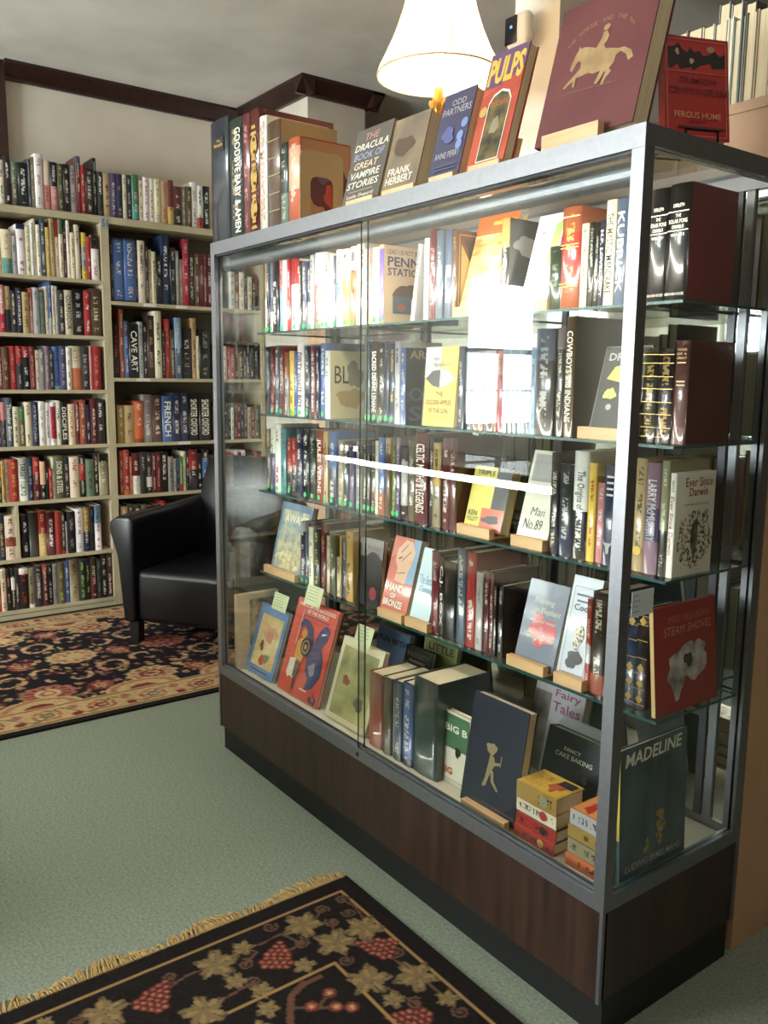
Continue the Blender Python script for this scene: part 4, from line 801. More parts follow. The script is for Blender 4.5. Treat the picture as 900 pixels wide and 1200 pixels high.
a = Art(o); a.rect(0, .70, 1, 1, (96, 66, 110)); a.poly([(0, .62), (1, .80), (1, .70), (.9, .60), (0, .45)], (176, 66, 44)); a.text('PULPS', .05, .72, .97, .95, (226, 178, 72), .04)
a.poly([(.24, .06), (.84, .06), (.84, .56), (.74, .63), (.54, .66), (.34, .63), (.24, .56)], 'ivory'); a.poly([(.26, .07), (.82, .07), (.82, .55), (.73, .61), (.54, .64), (.35, .61), (.26, .55)], 'olive', mat=mottle((52, 46, 34), (120, 104, 60), 26, .4, 4)); a.text('fantastic', .3, .52, .8, .58, (190, 96, 60), 0, .2); a.blob(.55, .35, .1, .08, 'khaki', 3); a.oval(.14, .5, .1, .045, 'gold')
o = faceout(626, 741, .03, H, 14, 15, .044, (104, 52, 54), 'large maroon book with a gilt horse and rider stamped on cover', mat=mottle((96, 46, 50), (112, 58, 58), 5, .45, 4), group=TL, st=(634, 700), slabel='pale wooden stand under the large maroon horse book', lip=.03)
a = Art(o); g2 = mottle((150, 122, 84), (176, 146, 102), 30, .4, 3)
HP = [(.238, .500), (.220, .515), (.228, .56), (.255, .62), (.272, .645), (.278, .672), (.296, .652), (.34, .652), (.41, .632), (.5, .6), (.63, .571), (.701, .551), (.758, .547), (.836, .507), (.868, .454), (.825, .437), (.789, .491), (.728, .525), (.687, .507), (.684, .462), (.648, .43), (.675, .402), (.631, .368), (.614, .323), (.589, .331), (.601, .375), (.617, .411), (.545, .434), (.49, .43), (.428, .449), (.375, .443), (.311, .44), (.255, .413), (.2, .384), (.186, .398), (.238, .436), (.3, .476), (.335, .505), (.33, .545), (.30, .565), (.275, .545), (.258, .508)]
a.poly(HP, 'tan', 'gilt_horse', mat=g2); a.poly([(.455, .60), (.485, .646), (.504, .675), (.506, .714), (.547, .711), (.575, .672), (.563, .635), (.54, .62), (.567, .581)], 'tan', 'gilt_rider', mat=g2); a.oval(.534, .74, .034, .022, (160, 130, 90))
a.poly([(.332, .462), (.311, .44), (.314, .373), (.288, .379), (.282, .433), (.293, .466)], 'tan', 'gilt_horse', mat=g2); a.poly([(.566, .436), (.545, .387), (.525, .352), (.547, .34), (.578, .36), (.609, .416)], 'tan', 'gilt_horse', mat=g2)
for i in range(9): a.poly([(.14+.06*i, .33-.002*i), (.28+.06*i, .345-.004*i), (.28+.06*i, .348-.004*i)], (140, 112, 80))
for i, ch in enumerate('THE HORSE AND THE MAN'):
    if ch == ' ': continue
    t = math.radians(158-6.6*i); cx, cz = .48+.34*math.cos(t), .62+.17*math.sin(t); up = (math.cos(t)*.75, 0, math.sin(t)); ad = (math.sin(t), 0, -math.cos(t)*.75)
    put_text(o, ch, (cx*a.w, -.0012, cz*a.h), ad, up, .03*a.w, .03*a.h, (150, 122, 84), 'title')
# crimson book on a wire easel, turned towards the end
cr = book(.142, .195, .02, 'red', 'maroon', (0, 1), 'maroon', mat=flat((176, 36, 32), .4, 0, .5), flatspine=True); cr.location = (-.072, .152, H+.0155); cr.rotation_euler = (-math.radians(8), 0, math.radians(68)); tag(cr, 'crimson mystery novel with black silhouettes on a wire easel by the corner', 'book', TL)
a = Art(cr); a.frame(.04, .03, .96, .97, .012, (214, 120, 100)); a.rect(.06, .66, .94, .94, (190, 44, 38)); a.poly([(.06, .68), (.06, .88), (.16, .89), (.22, .93), (.28, .87), (.36, .84), (.40, .90), (.46, .85), (.55, .87), (.60, .82), (.70, .84), (.78, .88), (.86, .83), (.94, .86), (.94, .72), (.75, .70), (.70, .75), (.55, .72), (.45, .67), (.42, .70), (.25, .67), (.2, .72), (.12, .67)], (34, 22, 24)); a.oval(.72, .89, .06, .03, 'tan'); a.blob(.42, .76, .03, .03, 'peach', 4); a.blob(.2, .84, .03, .03, 'peach', 5)
a.rect(.04, .645, .96, .653, (214, 120, 100)); a.text('CRIMSON', .22, .54, .80, .60, (110, 40, 44)); a.text('CRYPTOGRAM', .06, .43, .95, .50, (110, 40, 44)); a.text('FERGUS HUME', .14, .20, .86, .26, (226, 160, 120), .01); a.rect(.38, .165, .62, .175, 'maroon'); a.rect(.2, .10, .92, .12, 'maroon')
ez = empty('book_easel', (-.072, .152, H+.0003), math.radians(68)); m = MB()
for x in (.03, .10):
    m.tube((x, .10, .0024), (x, -.022, .0024), .0022, 8); m.tube((x, -.022, .0024), (x, -.022, .026), .0022, 8); m.tube((x, .03, .0024), (x, .055, .13), .0022, 8)
    m.tube((x, -.002, .0095), (x, .028, .0095), .0022, 8)
m.tube((.03, -.022, .026), (.10, -.022, .026), .0022, 8); m.tube((.03, .055, .13), (.10, .055, .13), .0022, 8); m.tube((.03, .10, .0024), (.10, .10, .0024), .0022, 8)
m.build('wire_frame', flat((14, 14, 14), .4, .6), ez, smooth=True); tag(ez, 'black wire easel holding the crimson novel', 'book easel')

# ================================================================== bookcase backing onto the showcase, lamp on it
BY, BT = .500, 1.958
bb = tag(empty('bookcase', (-.98, BY, 0)), 'tan bookcase standing back to back with the glass showcase, lamp on top', 'bookcase')
for nm, q_ in (('back_panel', (-.955, 0, 0, .955, .012, BT-.022)), ('side_panel', (.955, 0, 0, .975, .32, BT-.022)), ('side_panel', (-.975, 0, 0, -.955, .32, BT-.022)), ('top', (-.975, -.004, BT-.022, .979, .32, BT))): B(nm, PANELTAN, *q_, bb)
for z in (.1, .45, .8, 1.15, 1.5): B('shelf', PANELTAN, -.955, .012, z-.02, .955, .315, z, bb)
zU = (780, 0, .16667); xs_ = 20; j = 0
FE = [(120, 235, 'pink'), (225, 200, 'charcoal'), (305, 180, 'cream'), (400, 155, 'grey'), (440, 122, 'ivory'), (500, 132, 'sage'), (528, 100, 'navy'), (608, 78, 'olive'), (712, 45, 'tan'), (790, 40, 'cream'), (850, 60, 'burgundy'), (920, 30, 'cream')]
for xe_, tp, c_ in FE:
    j += 1; P0 = (0, BY+.012, BT)
    xa = float(on_line_u(zU[0]+xs_*zU[2], P0, (1, 0, 0))); xb = float(on_line_u(zU[0]+xe_*zU[2], P0, (1, 0, 0))); xs_ = xe_
    if xb > -.01: break
    h = min(.36, float(on_line_v(tp*zU[2], ((xa+xb)/2, BY+.012, BT), (0, 0, 1)))); h = max(h, .12); t = xb-xa-.0012
    d = min(.24, h*.7); o = book(d, h, t, c_, gloss=True); o.location = (xa, BY+.012+d, BT+.0004); o.rotation_euler = (0, 0, -PI/2)
    tag(o, f'{WORD.get(c_, c_)} book with page edges outward, {ORD[j]} from left beyond the crimson novel', 'book', 'books on the tan bookcase')
for i, (u, c_) in enumerate(((832, 'grey'), (846, 'silver'), (862, 'charcoal'))):
    o = book(.02, .36, .035, c_, gloss=True) if False else book(.045, .34-.01*i, .03, c_); o.location = (float(on_line_u(u, (0, BY+.262, BT), (1, 0, 0))), BY+.31, BT+.0004); o.rotation_euler = (0, 0, -PI/2)
    tag(o, f'tall {WORD.get(c_, c_)} sleeved booklet standing behind the page-edge books, {ORD[i+1]} from left', 'book', 'sleeved booklets')
# table lamp
LX, LY = -1.41, .70
lamp = tag(empty('table_lamp', (LX, LY, BT)), 'lit table lamp with cream bell shade and turned gold stem', 'lamp')
m = MB(); m.lathe([(.0, 0), (.07, 0), (.075, .012), (.06, .03), (.03, .05), (.018, .075)], 0, 0, 28); m.build('base', flat((160, 120, 70), .3, .3), lamp, True)
m = MB(); m.lathe([(.018, .075), (.030, .11), (.038, .16), (.034, .20), (.024, .235), (.020, .25), (.027, .262), (.018, .275), (.012, .30)], 0, 0, 24); m.build('stem', mottle((206, 150, 96), (150, 86, 50), 40, .3, 4, name='marbled_ceramic'), lamp, True)
m = MB(); m.lathe([(.012, .30), (.016, .31), (.016, .38), (.010, .39)], 0, 0, 16); m.tube((.0, .0, .39), (0, 0, .80), .003, 8); m.build('socket', flat((180, 140, 70), .3, .6), lamp, True)
m = MB()
for i in range(5): t = 2*PI*i/5; m.prism([(.012*math.cos(t)-.006*math.sin(t), .30), (.035*math.cos(t), .335), (.03*math.cos(t), .35), (.012*math.cos(t)+.006*math.sin(t), .33)], .03*math.sin(t)-.003, .03*math.sin(t)+.003, 1)
m.build('gilt_leaf', flat((196, 150, 70), .35, .5), lamp)
m = MB(); m.lathe([(.005, .385), (.014, .40), (.028, .44), (.030, .465), (.022, .49), (.004, .50)], 0, 0, 20); bulb = m.build('bulb', emis((1, .82, .55), 30, 'bulb_glow'), lamp, True)
sh, n_, l_ = nt('lamp_shade_fabric'); n_.remove(n_['Principled BSDF']); df = n_.new('ShaderNodeBsdfDiffuse'); tr = n_.new('ShaderNodeBsdfTranslucent'); mx = n_.new('ShaderNodeMixShader'); mx.inputs[0].default_value = .55
df.inputs[0].default_value = (.86, .76, .58, 1); tr.inputs[0].default_value = (.95, .80, .55, 1); l_.new(df.outputs[0], mx.inputs[1]); l_.new(tr.outputs[0], mx.inputs[2]); l_.new(mx.outputs[0], n_['Material Output'].inputs[0])
m = MB(); m.lathe([(.212, .425), (.208, .445), (.178, .50), (.150, .56), (.126, .63), (.108, .70), (.098, .76), (.094, .79)], 0, 0, 40, cap=False); shade = m.build('lamp_shade', sh, lamp, True)
m = MB()
for r_, z_ in ((.2125, .425), (.0945, .79)):
    for i in range(40): t0, t1 = 2*PI*i/40, 2*PI*(i+1)/40; m.tube((r_*math.cos(t0), r_*math.sin(t0), z_), (r_*math.cos(t1), r_*math.sin(t1), z_), .0035, 6)
PR = [(.212, .425), (.178, .50), (.150, .56), (.126, .63), (.108, .70), (.094, .79)]
for i in range(8):
    t = 2*PI*i/8+.3
    for (ra, za), (rb, zb_) in zip(PR, PR[1:]): m.tube(((ra+.001)*math.cos(t), (ra+.001)*math.sin(t), za), ((rb+.001)*math.cos(t), (rb+.001)*math.sin(t), zb_), .0022, 6)
m.build('shade_trim', flat((206, 176, 130), .6), shade)
pl = bpy.data.lights.new('bulb_light', 'POINT'); pl.energy = 38; pl.color = (1, .78, .50); pl.shadow_soft_size = .035; po = bpy.data.objects.new('bulb_light', pl); COL.objects.link(po); po.location = (LX, LY, BT+.53)
# leafy sprig beside the lamp
pp = tag(empty('potted_plant', (LX-.15, LY-.07, BT)), 'small dark leafy plant beside the lamp stem', 'plant'); m = MB(); m.lathe([(.028, 0), (.04, .07), (.043, .075), (.036, .075), (.034, .06)], 0, 0, 18); m.build('pot', flat((120, 70, 46), .6), pp, True)
R_ = random.Random(4)
for i in range(16):
    t = R_.uniform(0, 2*PI); e = R_.uniform(.7, 1.3); ln = R_.uniform(.06, .12); d = Vector((math.cos(t)*math.cos(e), math.sin(t)*math.cos(e), math.sin(e))); s_ = d.cross(Vector((0, 0, 1))).normalized()*.018; b0 = Vector((0, 0, .06)); m = MB()
    c0 = b0+d*ln*.5; c1_ = b0+d*ln+Vector((0, 0, .14)); mid = (c0+c1_)/2+Vector((0, 0, .006)); m.tube(b0, c0, .0015, 5); m.quad([c0, mid+s_, c1_, mid]); m.quad([c0, mid, c1_, mid-s_]); m.build('leaf', flat((36, 56, 34), .5), pp)
# security camera on the pillar
sc_ = empty('security_camera', tuple(on(613, 38, 1, 1.16))); tag(sc_, 'small white security camera with black face and blue light on pillar', 'camera')
bevel(B('body', flat((230, 230, 228), .35), -.052, -.045, -.06, .062, .0, .06, sc_), .025, 4); bevel(B('face', flat((10, 10, 12), .15), -.046, -.051, -.048, .014, -.0445, .048, sc_), .0028, 2)
m = MB(); m.tube((-.012, -.0505, .01), (-.012, -.0525, .01), .006, 12); m.build('led', emis((.1, .2, 1), 3, 'led_glow'), sc_); B('mount', flat((230, 230, 228), .35), -.015, 0, -.015, .015, .04, .015, sc_)
bc = empty('cabinet', (-.95, 2.6, 0)); tag(bc, 'tall black cabinet far behind the tan bookcase', 'cabinet')
B('body', flat((16, 14, 14), .5), -.5, 0, 0, .45, .4, 2.72, bc)
for x in (-.5, -.02): B('door', flat((18, 16, 16), .45), x+.005, -.02, .08, x+.465, 0, 2.70, bc)

# ================================================================== armchair
ch = tag(empty('armchair', (-3.07, .64, 0.0085), math.radians(33.6)), 'black leather armchair with rounded arms standing on the patterned rug', 'armchair')
o = bevel(B('seat', LEATHER, -.285, -.345, .115, .285, .27, .385, ch), .035, 4)
def loft(name, secs, mat, parent):
    m = MB(); n = len(secs[0]); k = len(secs)
    for s_ in secs: m.v += [tuple(p) for p in s_]
    for i in range(k-1):
        for j in range(n): m.f.append((i*n+j, i*n+(j+1) % n, (i+1)*n+(j+1) % n, (i+1)*n+j)); m.m.append(0)
    m.f.append(tuple(range(n-1, -1, -1))); m.f.append(tuple(range((k-1)*n, k*n))); m.m += [0, 0]
    o = m.build(name, mat, parent, True); md = o.modifiers.new('round', 'BEVEL'); md.width = .012; md.segments = 3; md.limit_method = 'ANGLE'; return o
for s in (-1, 1):
    secs = []
    for y_, top, fl in ((-.36, .655, .05), (-.20, .665, .045), (.0, .665, .03), (.18, .675, .015), (.33, .69, .0)):
        P = [(.287, .115), (.287, .45), (.280, top-.05), (.285, top-.015), (.310, top), (.345+fl*.6, top-.002), (.372+fl, top-.03), (.372+fl, top-.08), (.362+fl*.4, .45), (.352, .115)]
        if y_ > .1: P = [(x-.05*(y_-.1), z) for x, z in P]
        secs.append([(s*x, y_, z) for x, z in (P if s > 0 else P)])
    loft('armrest', secs, LEATHER, ch)
secs = []
for z_, y_, hw, th in ((.115, .272, .31, .10), (.40, .235, .31, .14), (.60, .25, .305, .13), (.78, .285, .285, .11), (.88, .305, .26, .09), (.915, .325, .225, .05)):
    secs.append([(-hw, y_+.02, z_), (-hw*.6, y_, z_), (hw*.6, y_, z_), (hw, y_+.02, z_), (hw, y_+th-.02, z_), (hw*.6, y_+th, z_), (-hw*.6, y_+th, z_), (-hw, y_+th-.02, z_)])
loft('backrest', secs, LEATHER, ch)
for x in (-.31, .31):
    for y in (-.31, .30):
        m = MB(); m.prism([(x-.028, .115), (x+.028, .115), (x+.022, 0), (x-.022, 0)], y-.025, y+.025, 1); m.build('leg', flat((12, 11, 11), .4), ch)

# ================================================================== rugs (woven pattern kept per knot as vertex colour)
def rug_material(name, rough=.95):
    m, n, l = nt(name); b = n['Principled BSDF']; a = n.new('ShaderNodeAttribute'); a.attribute_name = 'knot'; l.new(a.outputs['Color'], b.inputs['Base Color']); b.inputs['Roughness'].default_value = rough; b.inputs['Specular IOR Level'].default_value = .1
    no = n.new('ShaderNodeTexNoise'); no.inputs['Scale'].default_value = 260; tc = n.new('ShaderNodeTexCoord'); l.new(tc.outputs['Object'], no.inputs['Vector']); bp = n.new('ShaderNodeBump'); bp.inputs['Strength'].default_value = .4; bp.inputs['Distance'].default_value = .003; l.new(no.outputs[0], bp.inputs['Height']); l.new(bp.outputs[0], b.inputs['Normal']); return m
def grid_rug(name, x0, y0, x1, y1, res, th, paint, mat):
    nx, ny = int((x1-x0)/res), int((y1-y0)/res); X = np.linspace(x0, x1, nx+1); Y = np.linspace(y0, y1, ny+1)
    gx, gy = np.meshgrid(X, Y, indexing='ij'); col = paint(gx, gy)
    V = np.c_[gx.ravel(), gy.ravel(), np.full(gx.size, th)]; idx = np.arange(gx.size).reshape(nx+1, ny+1)
    F = np.stack([idx[:-1, :-1], idx[1:, :-1], idx[1:, 1:], idx[:-1, 1:]], -1).reshape(-1, 4).tolist()
    b0 = len(V); corners = [(x0, y0), (x1, y0), (x1, y1), (x0, y1)]; ci = [idx[0, 0], idx[-1, 0], idx[-1, -1], idx[0, -1]]
    V = V.tolist()+[[x, y, .0005] for x, y in corners]
    edges = [list(idx[:, 0]), list(idx[-1, :]), list(idx[::-1, -1]), list(idx[0, ::-1])]
    for k in range(4): F.append([b0+k]+[b0+(k+1) % 4]+edges[k][::-1])
    me = bpy.data.meshes.new(name); me.from_pydata(V, [], F); at = me.color_attributes.new('knot', 'FLOAT_COLOR', 'POINT')
    C4 = np.ones((len(V), 4)); C4[:b0, :3] = col.reshape(-1, 3); C4[b0:, :3] = lin((30, 26, 24)); at.data.foreach_set('color', C4.ravel()); me.materials.append(mat); me.update()
    o = bpy.data.objects.new(name, me); COL.objects.link(o); return o
def setc(col, mask, c): col[mask] = lin(c)
def rot(gx, gy, cx, cy, a):
    dx, dy = gx-cx, gy-cy; return dx*math.cos(a)+dy*math.sin(a), -dx*math.sin(a)+dy*math.cos(a)
def seg(gx, gy, pts, w):
    m = np.zeros(gx.shape, bool)
    for (ax, ay), (bx, by) in zip(pts, pts[1:]):
        L2 = (bx-ax)**2+(by-ay)**2+1e-12; t = np.clip(((gx-ax)*(bx-ax)+(gy-ay)*(by-ay))/L2, 0, 1); m |= (gx-ax-t*(bx-ax))**2+(gy-ay-t*(by-ay))**2 < w*w
    return m
rr2 = np.random.RandomState(3)
# ---- grape and vine rug in the foreground: corner at (-.795,-.085)
RX, RY = -.795, -.085
def paint_vine(gx, gy):
    col = np.zeros(gx.shape+(3,)); n1 = rr2.rand(*gx.shape)[..., None]; col[:] = np.array(lin((30, 26, 25)))*(.75+.5*n1)
    a = gx-RX; b = RY-gy                     # distances in from the two edges
    e = np.minimum(a, b); e2 = np.minimum(e, 1e9)
    def line(d, w, c): setc(col, np.abs(e-d) < w, c)
    TANC = (150, 118, 76)
    def leaf(ca, cb, r, ang, c1=(118, 100, 70), c2=(78, 66, 48)):
        x, y = rot(a, b, ca, cb, ang); rad = np.hypot(x, y); t = np.arctan2(y, x)
        lim = r*(.70+.17*np.cos(5*t)+.08*np.cos(t)+.06*np.cos(13*t+.7)); m = rad < lim; setc(col, m, c1)
        setc(col, m & (np.abs(np.sin(2.5*t)) < .13) & (rad > r*.1), c2); setc(col, m & (rad > lim*.92), (92, 78, 54))
        setc(col, m & (np.cos(5*t+.9) > .55) & (rad > r*.18) & (rad < r*.62), (140, 116, 76))
    def grapes(ca, cb, ang, s=.0098):
        for i, nrow in enumerate((4, 5, 4, 4, 3, 2, 1)):
            for j_ in range(nrow):
                lx = (j_-(nrow-1)/2)*s*1.7; ly = (i-2.5)*s*1.45; X = ca+lx*math.cos(ang)-ly*math.sin(ang); Y = cb+lx*math.sin(ang)+ly*math.cos(ang)
                d = np.hypot(a-X, b-Y); setc(col, d < s, (74, 38, 32)); setc(col, d < s*.74, (118, 62, 52)); setc(col, d < s*.36, (164, 104, 84))
    def spiral(ca, cb, r, turns=1.6, ang=0, d=1, c=(104, 76, 58)):
        pts = [(ca+r*(1-i/26)*math.cos(ang+d*turns*2*PI*i/26), cb+r*(1-i/26)*math.sin(ang+d*turns*2*PI*i/26)) for i in range(25)]; setc(col, seg(a, b, pts, .0034), c)
    def vine(pts, w=.004, c=(110, 80, 60)): setc(col, seg(a, b, pts, w), c)
    line(.051, .0045, TANC)
    # vine band along both edges: u runs along the edge, v across the band (.06-.26)
    def motif(u0, sw):
        f = (lambda u, v: (v, u)) if sw else (lambda u, v: (u, v))
        base = [(u0+.02*i, .16+.055*math.sin(i*.62+u0*7)) for i in range(22)]; vine([f(*p) for p in base])
        for du, dv, r, an in ((.06, .115, .055, .4), (.20, .20, .058, 2.0), (.33, .115, .055, 3.6)): leaf(*f(u0+du, dv), r, an+(1 if sw else 0))
        grapes(*f(u0+.135, .15), .5 if sw else 1.1); grapes(*f(u0+.40, .20), 1.2 if sw else .3)
        for du, dv, r, dd in ((.10, .22, .020, 1), (.27, .09, .020, -1), (.26, .16, .017, 1), (.02, .20, .018, -1), (.40, .10, .020, 1)): spiral(*f(u0+du, dv), r, 1.6, du*30, dd)
        for du, dv in ((.29, .235), (.02, .08), (.155, .085)): leaf(*f(u0+du, dv), .027, du*20)
    for u0 in (.80, 1.2): motif(u0, True)
    for u0 in (.62, 1.05): motif(u0, False)
    VC = (92, 68, 54)
    for pts in ([(.086, .071), (.13, .06), (.18, .07), (.211, .091)], [(.115, .208), (.11, .165), (.092, .138)], [(.149, .142), (.18, .16), (.221, .183), (.25, .15), (.292, .11)], [(.115, .208), (.174, .248), (.186, .321)], [(.107, .369), (.12, .33), (.115, .27), (.174, .248)], [(.163, .393), (.14, .35), (.107, .369)], [(.123, .45), (.16, .42), (.203, .435)], [(.123, .45), (.12, .52), (.144, .602)], [(.144, .602), (.13, .66), (.123, .709), (.12, .764)], [(.376, .19), (.42, .17), (.491, .149), (.56, .17), (.62, .15)], [(.292, .11), (.36, .10), (.425, .091), (.519, .082)], [(.263, .403), (.227, .403), (.242, .53)]): vine(pts, .0034, VC)
    for q_ in ((.086, .071), (.092, .138), (.141, .087), (.149, .142), (.076, .28), (.174, .248), (.163, .393), (.227, .403), (.287, .195), (.491, .149), (.568, .085), (.104, .55), (.12, .764), (.333, .08)): spiral(*q_, .019, 1.7, q_[0]*60, 1 if q_[1] > .15 else -1, VC)
    for i_, q_ in enumerate(((.243, .283), (.107, .369), (.203, .435), (.263, .403), (.453, .183), (.519, .082), (.318, .416))): leaf(*q_, .034, i_*1.3)
    grapes(.292, .105, .9); grapes(.182, .318, 2.2); grapes(.144, .602, 2.4); grapes(.525, .187, .8)
    setc(col, (np.abs(a-.28) < .0045) & (b > .2155), TANC); setc(col, (np.abs(b-.22) < .0045) & (a > .2755), TANC)
    for i_, q_ in enumerate(((.211, .091), (.115, .205), (.221, .178), (.376, .19), (.123, .45), (.123, .709), (.242, .53), (.425, .091))): leaf(*q_, .062, i_*1.1+.4)
    vine([(.299, .273), (.298, .318), (.313, .356), (.343, .377), (.367, .391), (.45, .44), (.52, .52)], .008, (98, 66, 50)); vine([(.343, .377), (.38, .33), (.355, .284)], .004, VC); vine([(.38, .33), (.399, .295), (.43, .26)], .004, VC)
    for X, Y in ((.355, .284), (.367, .338), (.399, .295), (.42, .268), (.41, .54), (.58, .40), (.66, .36), (.36, .66), (.52, .62)):
        d = np.hypot(a-X, b-Y); setc(col, d < .017, (92, 46, 38)); setc(col, d < .011, (146, 88, 68)); setc(col, d < .005, (176, 146, 104))
    for X, Y, g in ((.36, .46, 1), (.35, .56, 2), (.46, .5, .4), (.56, .36, 2.6), (.62, .42, 1.2), (.72, .5, 1.9), (.44, .7, .7)): leaf(X, Y, .035, g)
    return col
RUG2 = grid_rug('rug', RX, -1.30, .45, RY, .0042, .007, paint_vine, rug_material('vine_rug_pile'))
tag(RUG2, 'black rug with grape and vine border and cream fringe, in the foreground', 'rug')
m = MB(); R_ = random.Random(9); FC = flat((176, 146, 92), .9, name='fringe_cord')
y = -1.28
while y < RY-.004:
    ln = .040+.012*math.sin(y*23)+R_.uniform(-.006, .006); sk = R_.uniform(-.012, .012)+.012*math.sin(y*31); w = .0035; z0 = .0012; z1 = R_.uniform(.003, .008)
    P = [(RX+.004, y, .0045), (RX-ln*.5, y+sk*.4, z1), (RX-ln, y+sk, .0015)]
    for A_, B_ in zip(P, P[1:]): m.tube(A_, B_, .0030, 5, .0024)
    y += .0046
m.build('fringe', FC, RUG2, True, kind='stuff')
# ---- floral rug under the armchair
FX0, FX1, FY0, FY1 = -3.93, -2.28, -1.13, 1.36
def paint_floral(gx, gy):
    col = np.zeros(gx.shape+(3,)); col[:] = lin((34, 31, 38)); R0 = np.random.RandomState(5)
    a = np.minimum(FX1-gx, gx-FX0); b = np.minimum(FY1-gy, gy-FY0); e = np.minimum(a, b); near = e
    CR, RD, PK, GN = (186, 160, 118), (118, 50, 50), (158, 102, 88), (110, 104, 80)
    def flower(cx, cy, r, c1, c2, c3, n=10, el=1.0):
        x, y = gx-cx, (gy-cy)*el; rad = np.hypot(x, y); t = np.arctan2(y, x); lim = r*(.94+.06*np.cos(n*t)); setc(col, rad < lim, c1); setc(col, (rad < lim*.8) & (np.cos(n*t) > .1), c2); setc(col, rad < r*.45, c3); setc(col, rad < r*.3, c1); setc(col, rad < r*.16, c3)
    def scroll(cx, cy, r, a0, d, c=CR):
        pts = [(cx+r*(1-.75*i/18)*math.cos(a0+d*.22*i), cy+r*(1-.75*i/18)*math.sin(a0+d*.22*i)) for i in range(19)]
        for i, p in enumerate(pts[:-1]): setc(col, seg(gx, gy, [p, pts[i+1]], .013*(1-i/24)), c if i % 4 else PK)
    # field
    ys = np.arange(FY0+.3, FY1, .46)
    for i, yy in enumerate(ys):
        for j_, xx in enumerate((-3.55, -3.10, -2.66)):
            q_ = yy+(.23 if j_ % 2 else 0)
            flower(xx, q_, .105, CR if (i+j_) % 3 else PK, RD if (i+j_) % 2 else PK, (196, 170, 126) if i % 2 else RD, 12, .85)
            scroll(xx+.2, q_+.12, .085, .5, 1); scroll(xx-.2, q_-.1, .085, 3.6, 1); scroll(xx+.16, q_-.16, .07, 5.2, -1); scroll(xx-.15, q_+.17, .07, 2.2, -1)
            flower(xx+.02, q_+.22, .062, RD, PK, CR, 8)
            for k2 in range(7): flower(xx+.155*math.cos(k2*.9+i), q_+.155*math.sin(k2*.9+i), .018, CR, PK, RD, 5)
    for _ in range(1500):
        X, Y = R0.uniform(FX0, FX1), R0.uniform(FY0, FY1); s = R0.uniform(.008, .019); ang = R0.uniform(0, 3.14); x, y = rot(gx, gy, X, Y, ang); k_ = R0.randint(0, 4); setc(col, (x/s)**2+(y/(s*.5))**2 < 1, (CR, RD, PK, GN)[k_])
    # border
    bm = e < .235; setc(col, bm, (184, 156, 112)); pos = np.where(a < b, gy, gx)
    bcol = col.copy()
    def bset(mask, c): bcol[mask & bm] = lin(c)
    for k_ in range(-40, 40):
        u = k_*.22; d = np.hypot(pos-u, (e-.13)*1.1); bset((d < .058), (RD if k_ % 2 else (150, 84, 66))); bset((d < .048), (192, 164, 120)); bset(d < .030, RD if k_ % 2 else GN); bset(d < .014, CR)
        for k2 in range(6): bset(np.hypot(pos-u-.045*math.cos(k2*1.05), e-.13-.045*math.sin(k2*1.05)) < .011, PK)
        bset(np.hypot(pos-u-.11, e-.17) < .022, PK); bset(np.hypot(pos-u-.11, e-.09) < .022, RD)
    bset(np.abs(e-.13-.05*np.sin(pos*28.6)) < .006, GN)
    bset((e > .215) & (e < .222), (110, 60, 52)); bset(e < .062, (96, 40, 38)); bset((e < .055) & (e > .045), CR); bset(e < .04, (30, 27, 26))
    # half rosettes reaching into the field
    for k_ in range(-12, 12):
        u = k_*.44; d = np.hypot((pos-u), (e-.235)*1.6); mk = (e >= .235) & (d < .17); bcol[mk] = lin(CR); bcol[(e >= .235) & (d < .15)] = lin((166, 112, 86)); bcol[(e >= .235) & (d < .12)] = lin(CR); bcol[(e >= .235) & (d < .06)] = lin(RD)
    n1 = .82+.36*R0.rand(*gx.shape)[..., None]; return bcol*n1
RUG1 = grid_rug('rug', FX0, FY0, FX1, FY1, .0095, .008, paint_floral, rug_material('floral_rug_pile'))
tag(RUG1, 'dark floral rug with cream and red border beneath the armchair', 'rug')

# ================================================================== low lit counter across the aisle (it shows only as a reflection in the glass)
cc = tag(empty('counter_showcase', (-2.1, -1.42, 0)), 'low glass counter with a light strip, mirrored in the showcase doors', 'showcase'); cw, cdp, chh = .88, .27, .98
B('base', WALNUT, -cw, -cdp, .08, cw, cdp, .50, cc); B('toe_kick', KICK, -cw+.03, -cdp+.03, 0, cw-.03, cdp-.03, .08, cc); B('deck', flat((200, 192, 172), .5), -cw+.02, -cdp+.02, .50, cw-.02, cdp-.02, .512, cc)
for x in (-cw, cw-.025):
    for y in (-cdp, cdp-.025): B('post', ALU, x, y, .50, x+.025, y+.025, chh-.03, cc)
for y in (-cdp, cdp-.025): B('top_rail', ALU, -cw, y, chh-.03, cw, y+.025, chh, cc)
for x in (-cw, cw-.025): B('top_rail', ALU, x, -cdp+.025, chh-.03, x+.025, cdp-.025, chh, cc)
glass_box('top_glass', -cw+.025, -cdp+.025, chh-.01, cw-.025, cdp-.025, chh-.003, cc, 2, GLASS_SHELF); glass_box('front_glass', -cw+.025, cdp-.014, .513, cw-.025, cdp-.008, chh-.031, cc, 1)
B('back_panel', WALNUT, -cw+.025, -cdp, .513, cw-.025, -cdp+.012, chh-.031, cc)
m = MB(); m.tube((-cw+.05, cdp-.045, chh-.045), (cw-.05, cdp-.045, chh-.052), .017, 12); m.build('fluorescent_tube', emis((1, .95, .86), 42, 'counter_tube_glow'), cc)

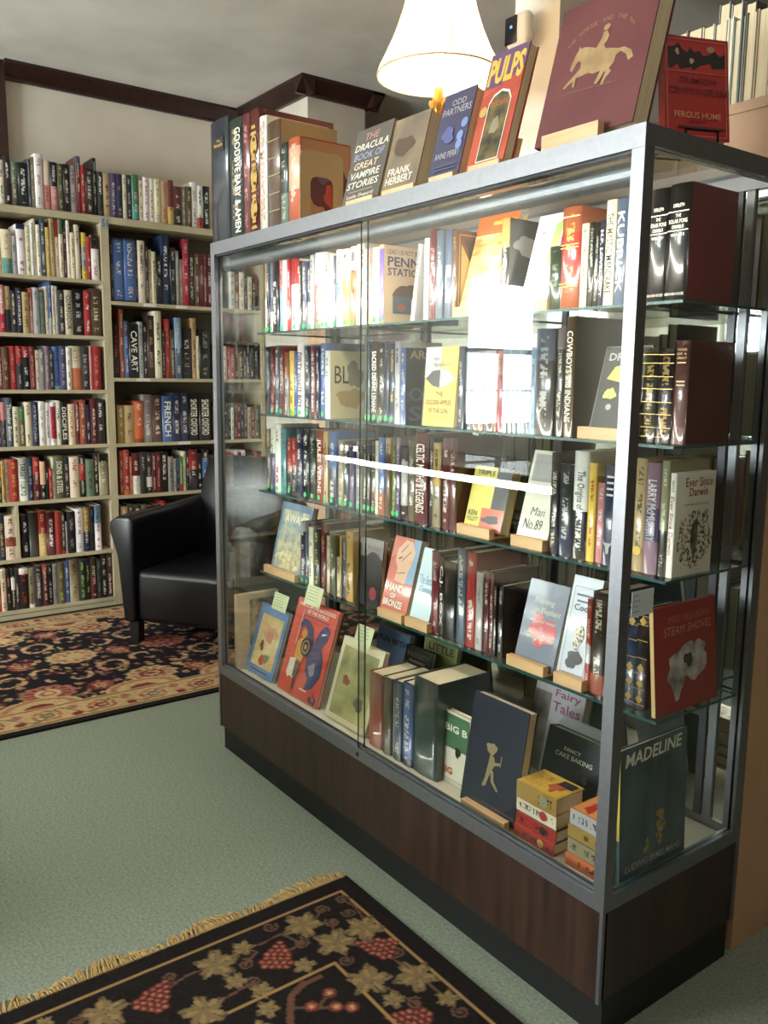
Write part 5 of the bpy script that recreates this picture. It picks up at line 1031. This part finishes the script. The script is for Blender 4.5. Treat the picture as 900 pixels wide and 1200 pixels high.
# ================================================================== books past the three hundred that show largest become one mass on the far shelves
bpy.context.view_layer.update()
def shown(o):
    w, h, t, b = o['dims']; c = np.array([o.matrix_world @ Vector((x, y, z)) for x in (0, w) for y in (0, t) for z in (0, h)])
    q = (c-CAM) @ MV.T; u = 450+FPX*q[:, 0]/q[:, 2]; v = 600-FPX*q[:, 1]/q[:, 2]
    return (min(900, u.max())-max(0, u.min()))*(v.max()-v.min())
cand = [o for o in COL.objects if o.get('category') == 'book']
far = sorted([o for o in cand if o.get('group') == 'books on the far bookcases'], key=shown)
far = far[:max(0, len(cand)-300)]
RX_ = random.Random(21); KEYS = ['cream', 'white', 'black', 'charcoal', 'navy', 'red', 'maroon', 'brown', 'tan', 'slate', 'olive', 'forest', 'burgundy', 'ivory', 'grey', 'black', 'chocolate']
for zi, z in enumerate(ZL):
    y = -1.772
    while y < -.50:
        t = RX_.uniform(.018, .045); h = RX_.uniform(.20, .25); o = book(.15, h, t, RX_.choice(KEYS), gloss=False); o.location = (SP-.014, y+t, z+(.0024 if zi == 0 else .0004)); o.rotation_euler = (0, 0, PI); far.append(o); y += t+.001
for zi, z in enumerate(ZR[1:]):
    y = {0: 1.16, 1: 1.04, 2: 1.03, 3: 1.02, 4: .95, 5: .412}[zi]
    while y < 1.33:
        t = RX_.uniform(.018, .034); h = RX_.uniform(.19, .235); o = book(.15, h, t, RX_.choice(KEYS), gloss=False); o.location = (SP-.014, y+t, z+.0004); o.rotation_euler = (0, 0, PI); far.append(o); y += t+.001
bpy.context.view_layer.update()
V, F, MI, UVL = [], [], [], []; mats = [JACKET_JOIN]; at = {k: [] for k in ('c1', 'c2', 'c3', 'pr', 'ratio')}
for o in far:
    for q in [o]+list(o.children):
        me = q.data; k = len(V); mw = q.matrix_world; V += [tuple(mw @ v.co) for v in me.vertices]
        for key in at: at[key] += [o[key] if key == 'ratio' else list(o[key])]*len(me.vertices)
        mm = JACKET_JOIN if q is o else me.materials[0]
        if mm not in mats: mats.append(mm)
        ul = me.uv_layers.active
        for p in me.polygons:
            F.append(tuple(k+i for i in p.vertices)); MI.append(mats.index(mm))
            UVL += [x for li in p.loop_indices for x in (ul.data[li].uv if ul else (-5, -5))]
me = bpy.data.meshes.new('shelved_books'); me.from_pydata(V, [], F); ul = me.uv_layers.new(name='UVMap'); ul.data.foreach_set('uv', UVL)
for m_ in mats: me.materials.append(m_)
me.polygons.foreach_set('material_index', MI)
for key in ('c1', 'c2', 'c3'): a_ = me.attributes.new(key, 'FLOAT_COLOR', 'POINT'); a_.data.foreach_set('color', [x for c in at[key] for x in (*c, 1)])
a_ = me.attributes.new('pr', 'FLOAT_VECTOR', 'POINT'); a_.data.foreach_set('vector', [x for c in at['pr'] for x in c])
a_ = me.attributes.new('ratio', 'FLOAT', 'POINT'); a_.data.foreach_set('value', at['ratio'])
me.update(); ob = bpy.data.objects.new('shelved_books', me); COL.objects.link(ob); ob['kind'] = 'stuff'; tag(ob, 'smaller slim books filling the gaps on the far bookcase shelves', 'books')
for o in far:
    for q in list(o.children): bpy.data.objects.remove(q)
    bpy.data.objects.remove(o)
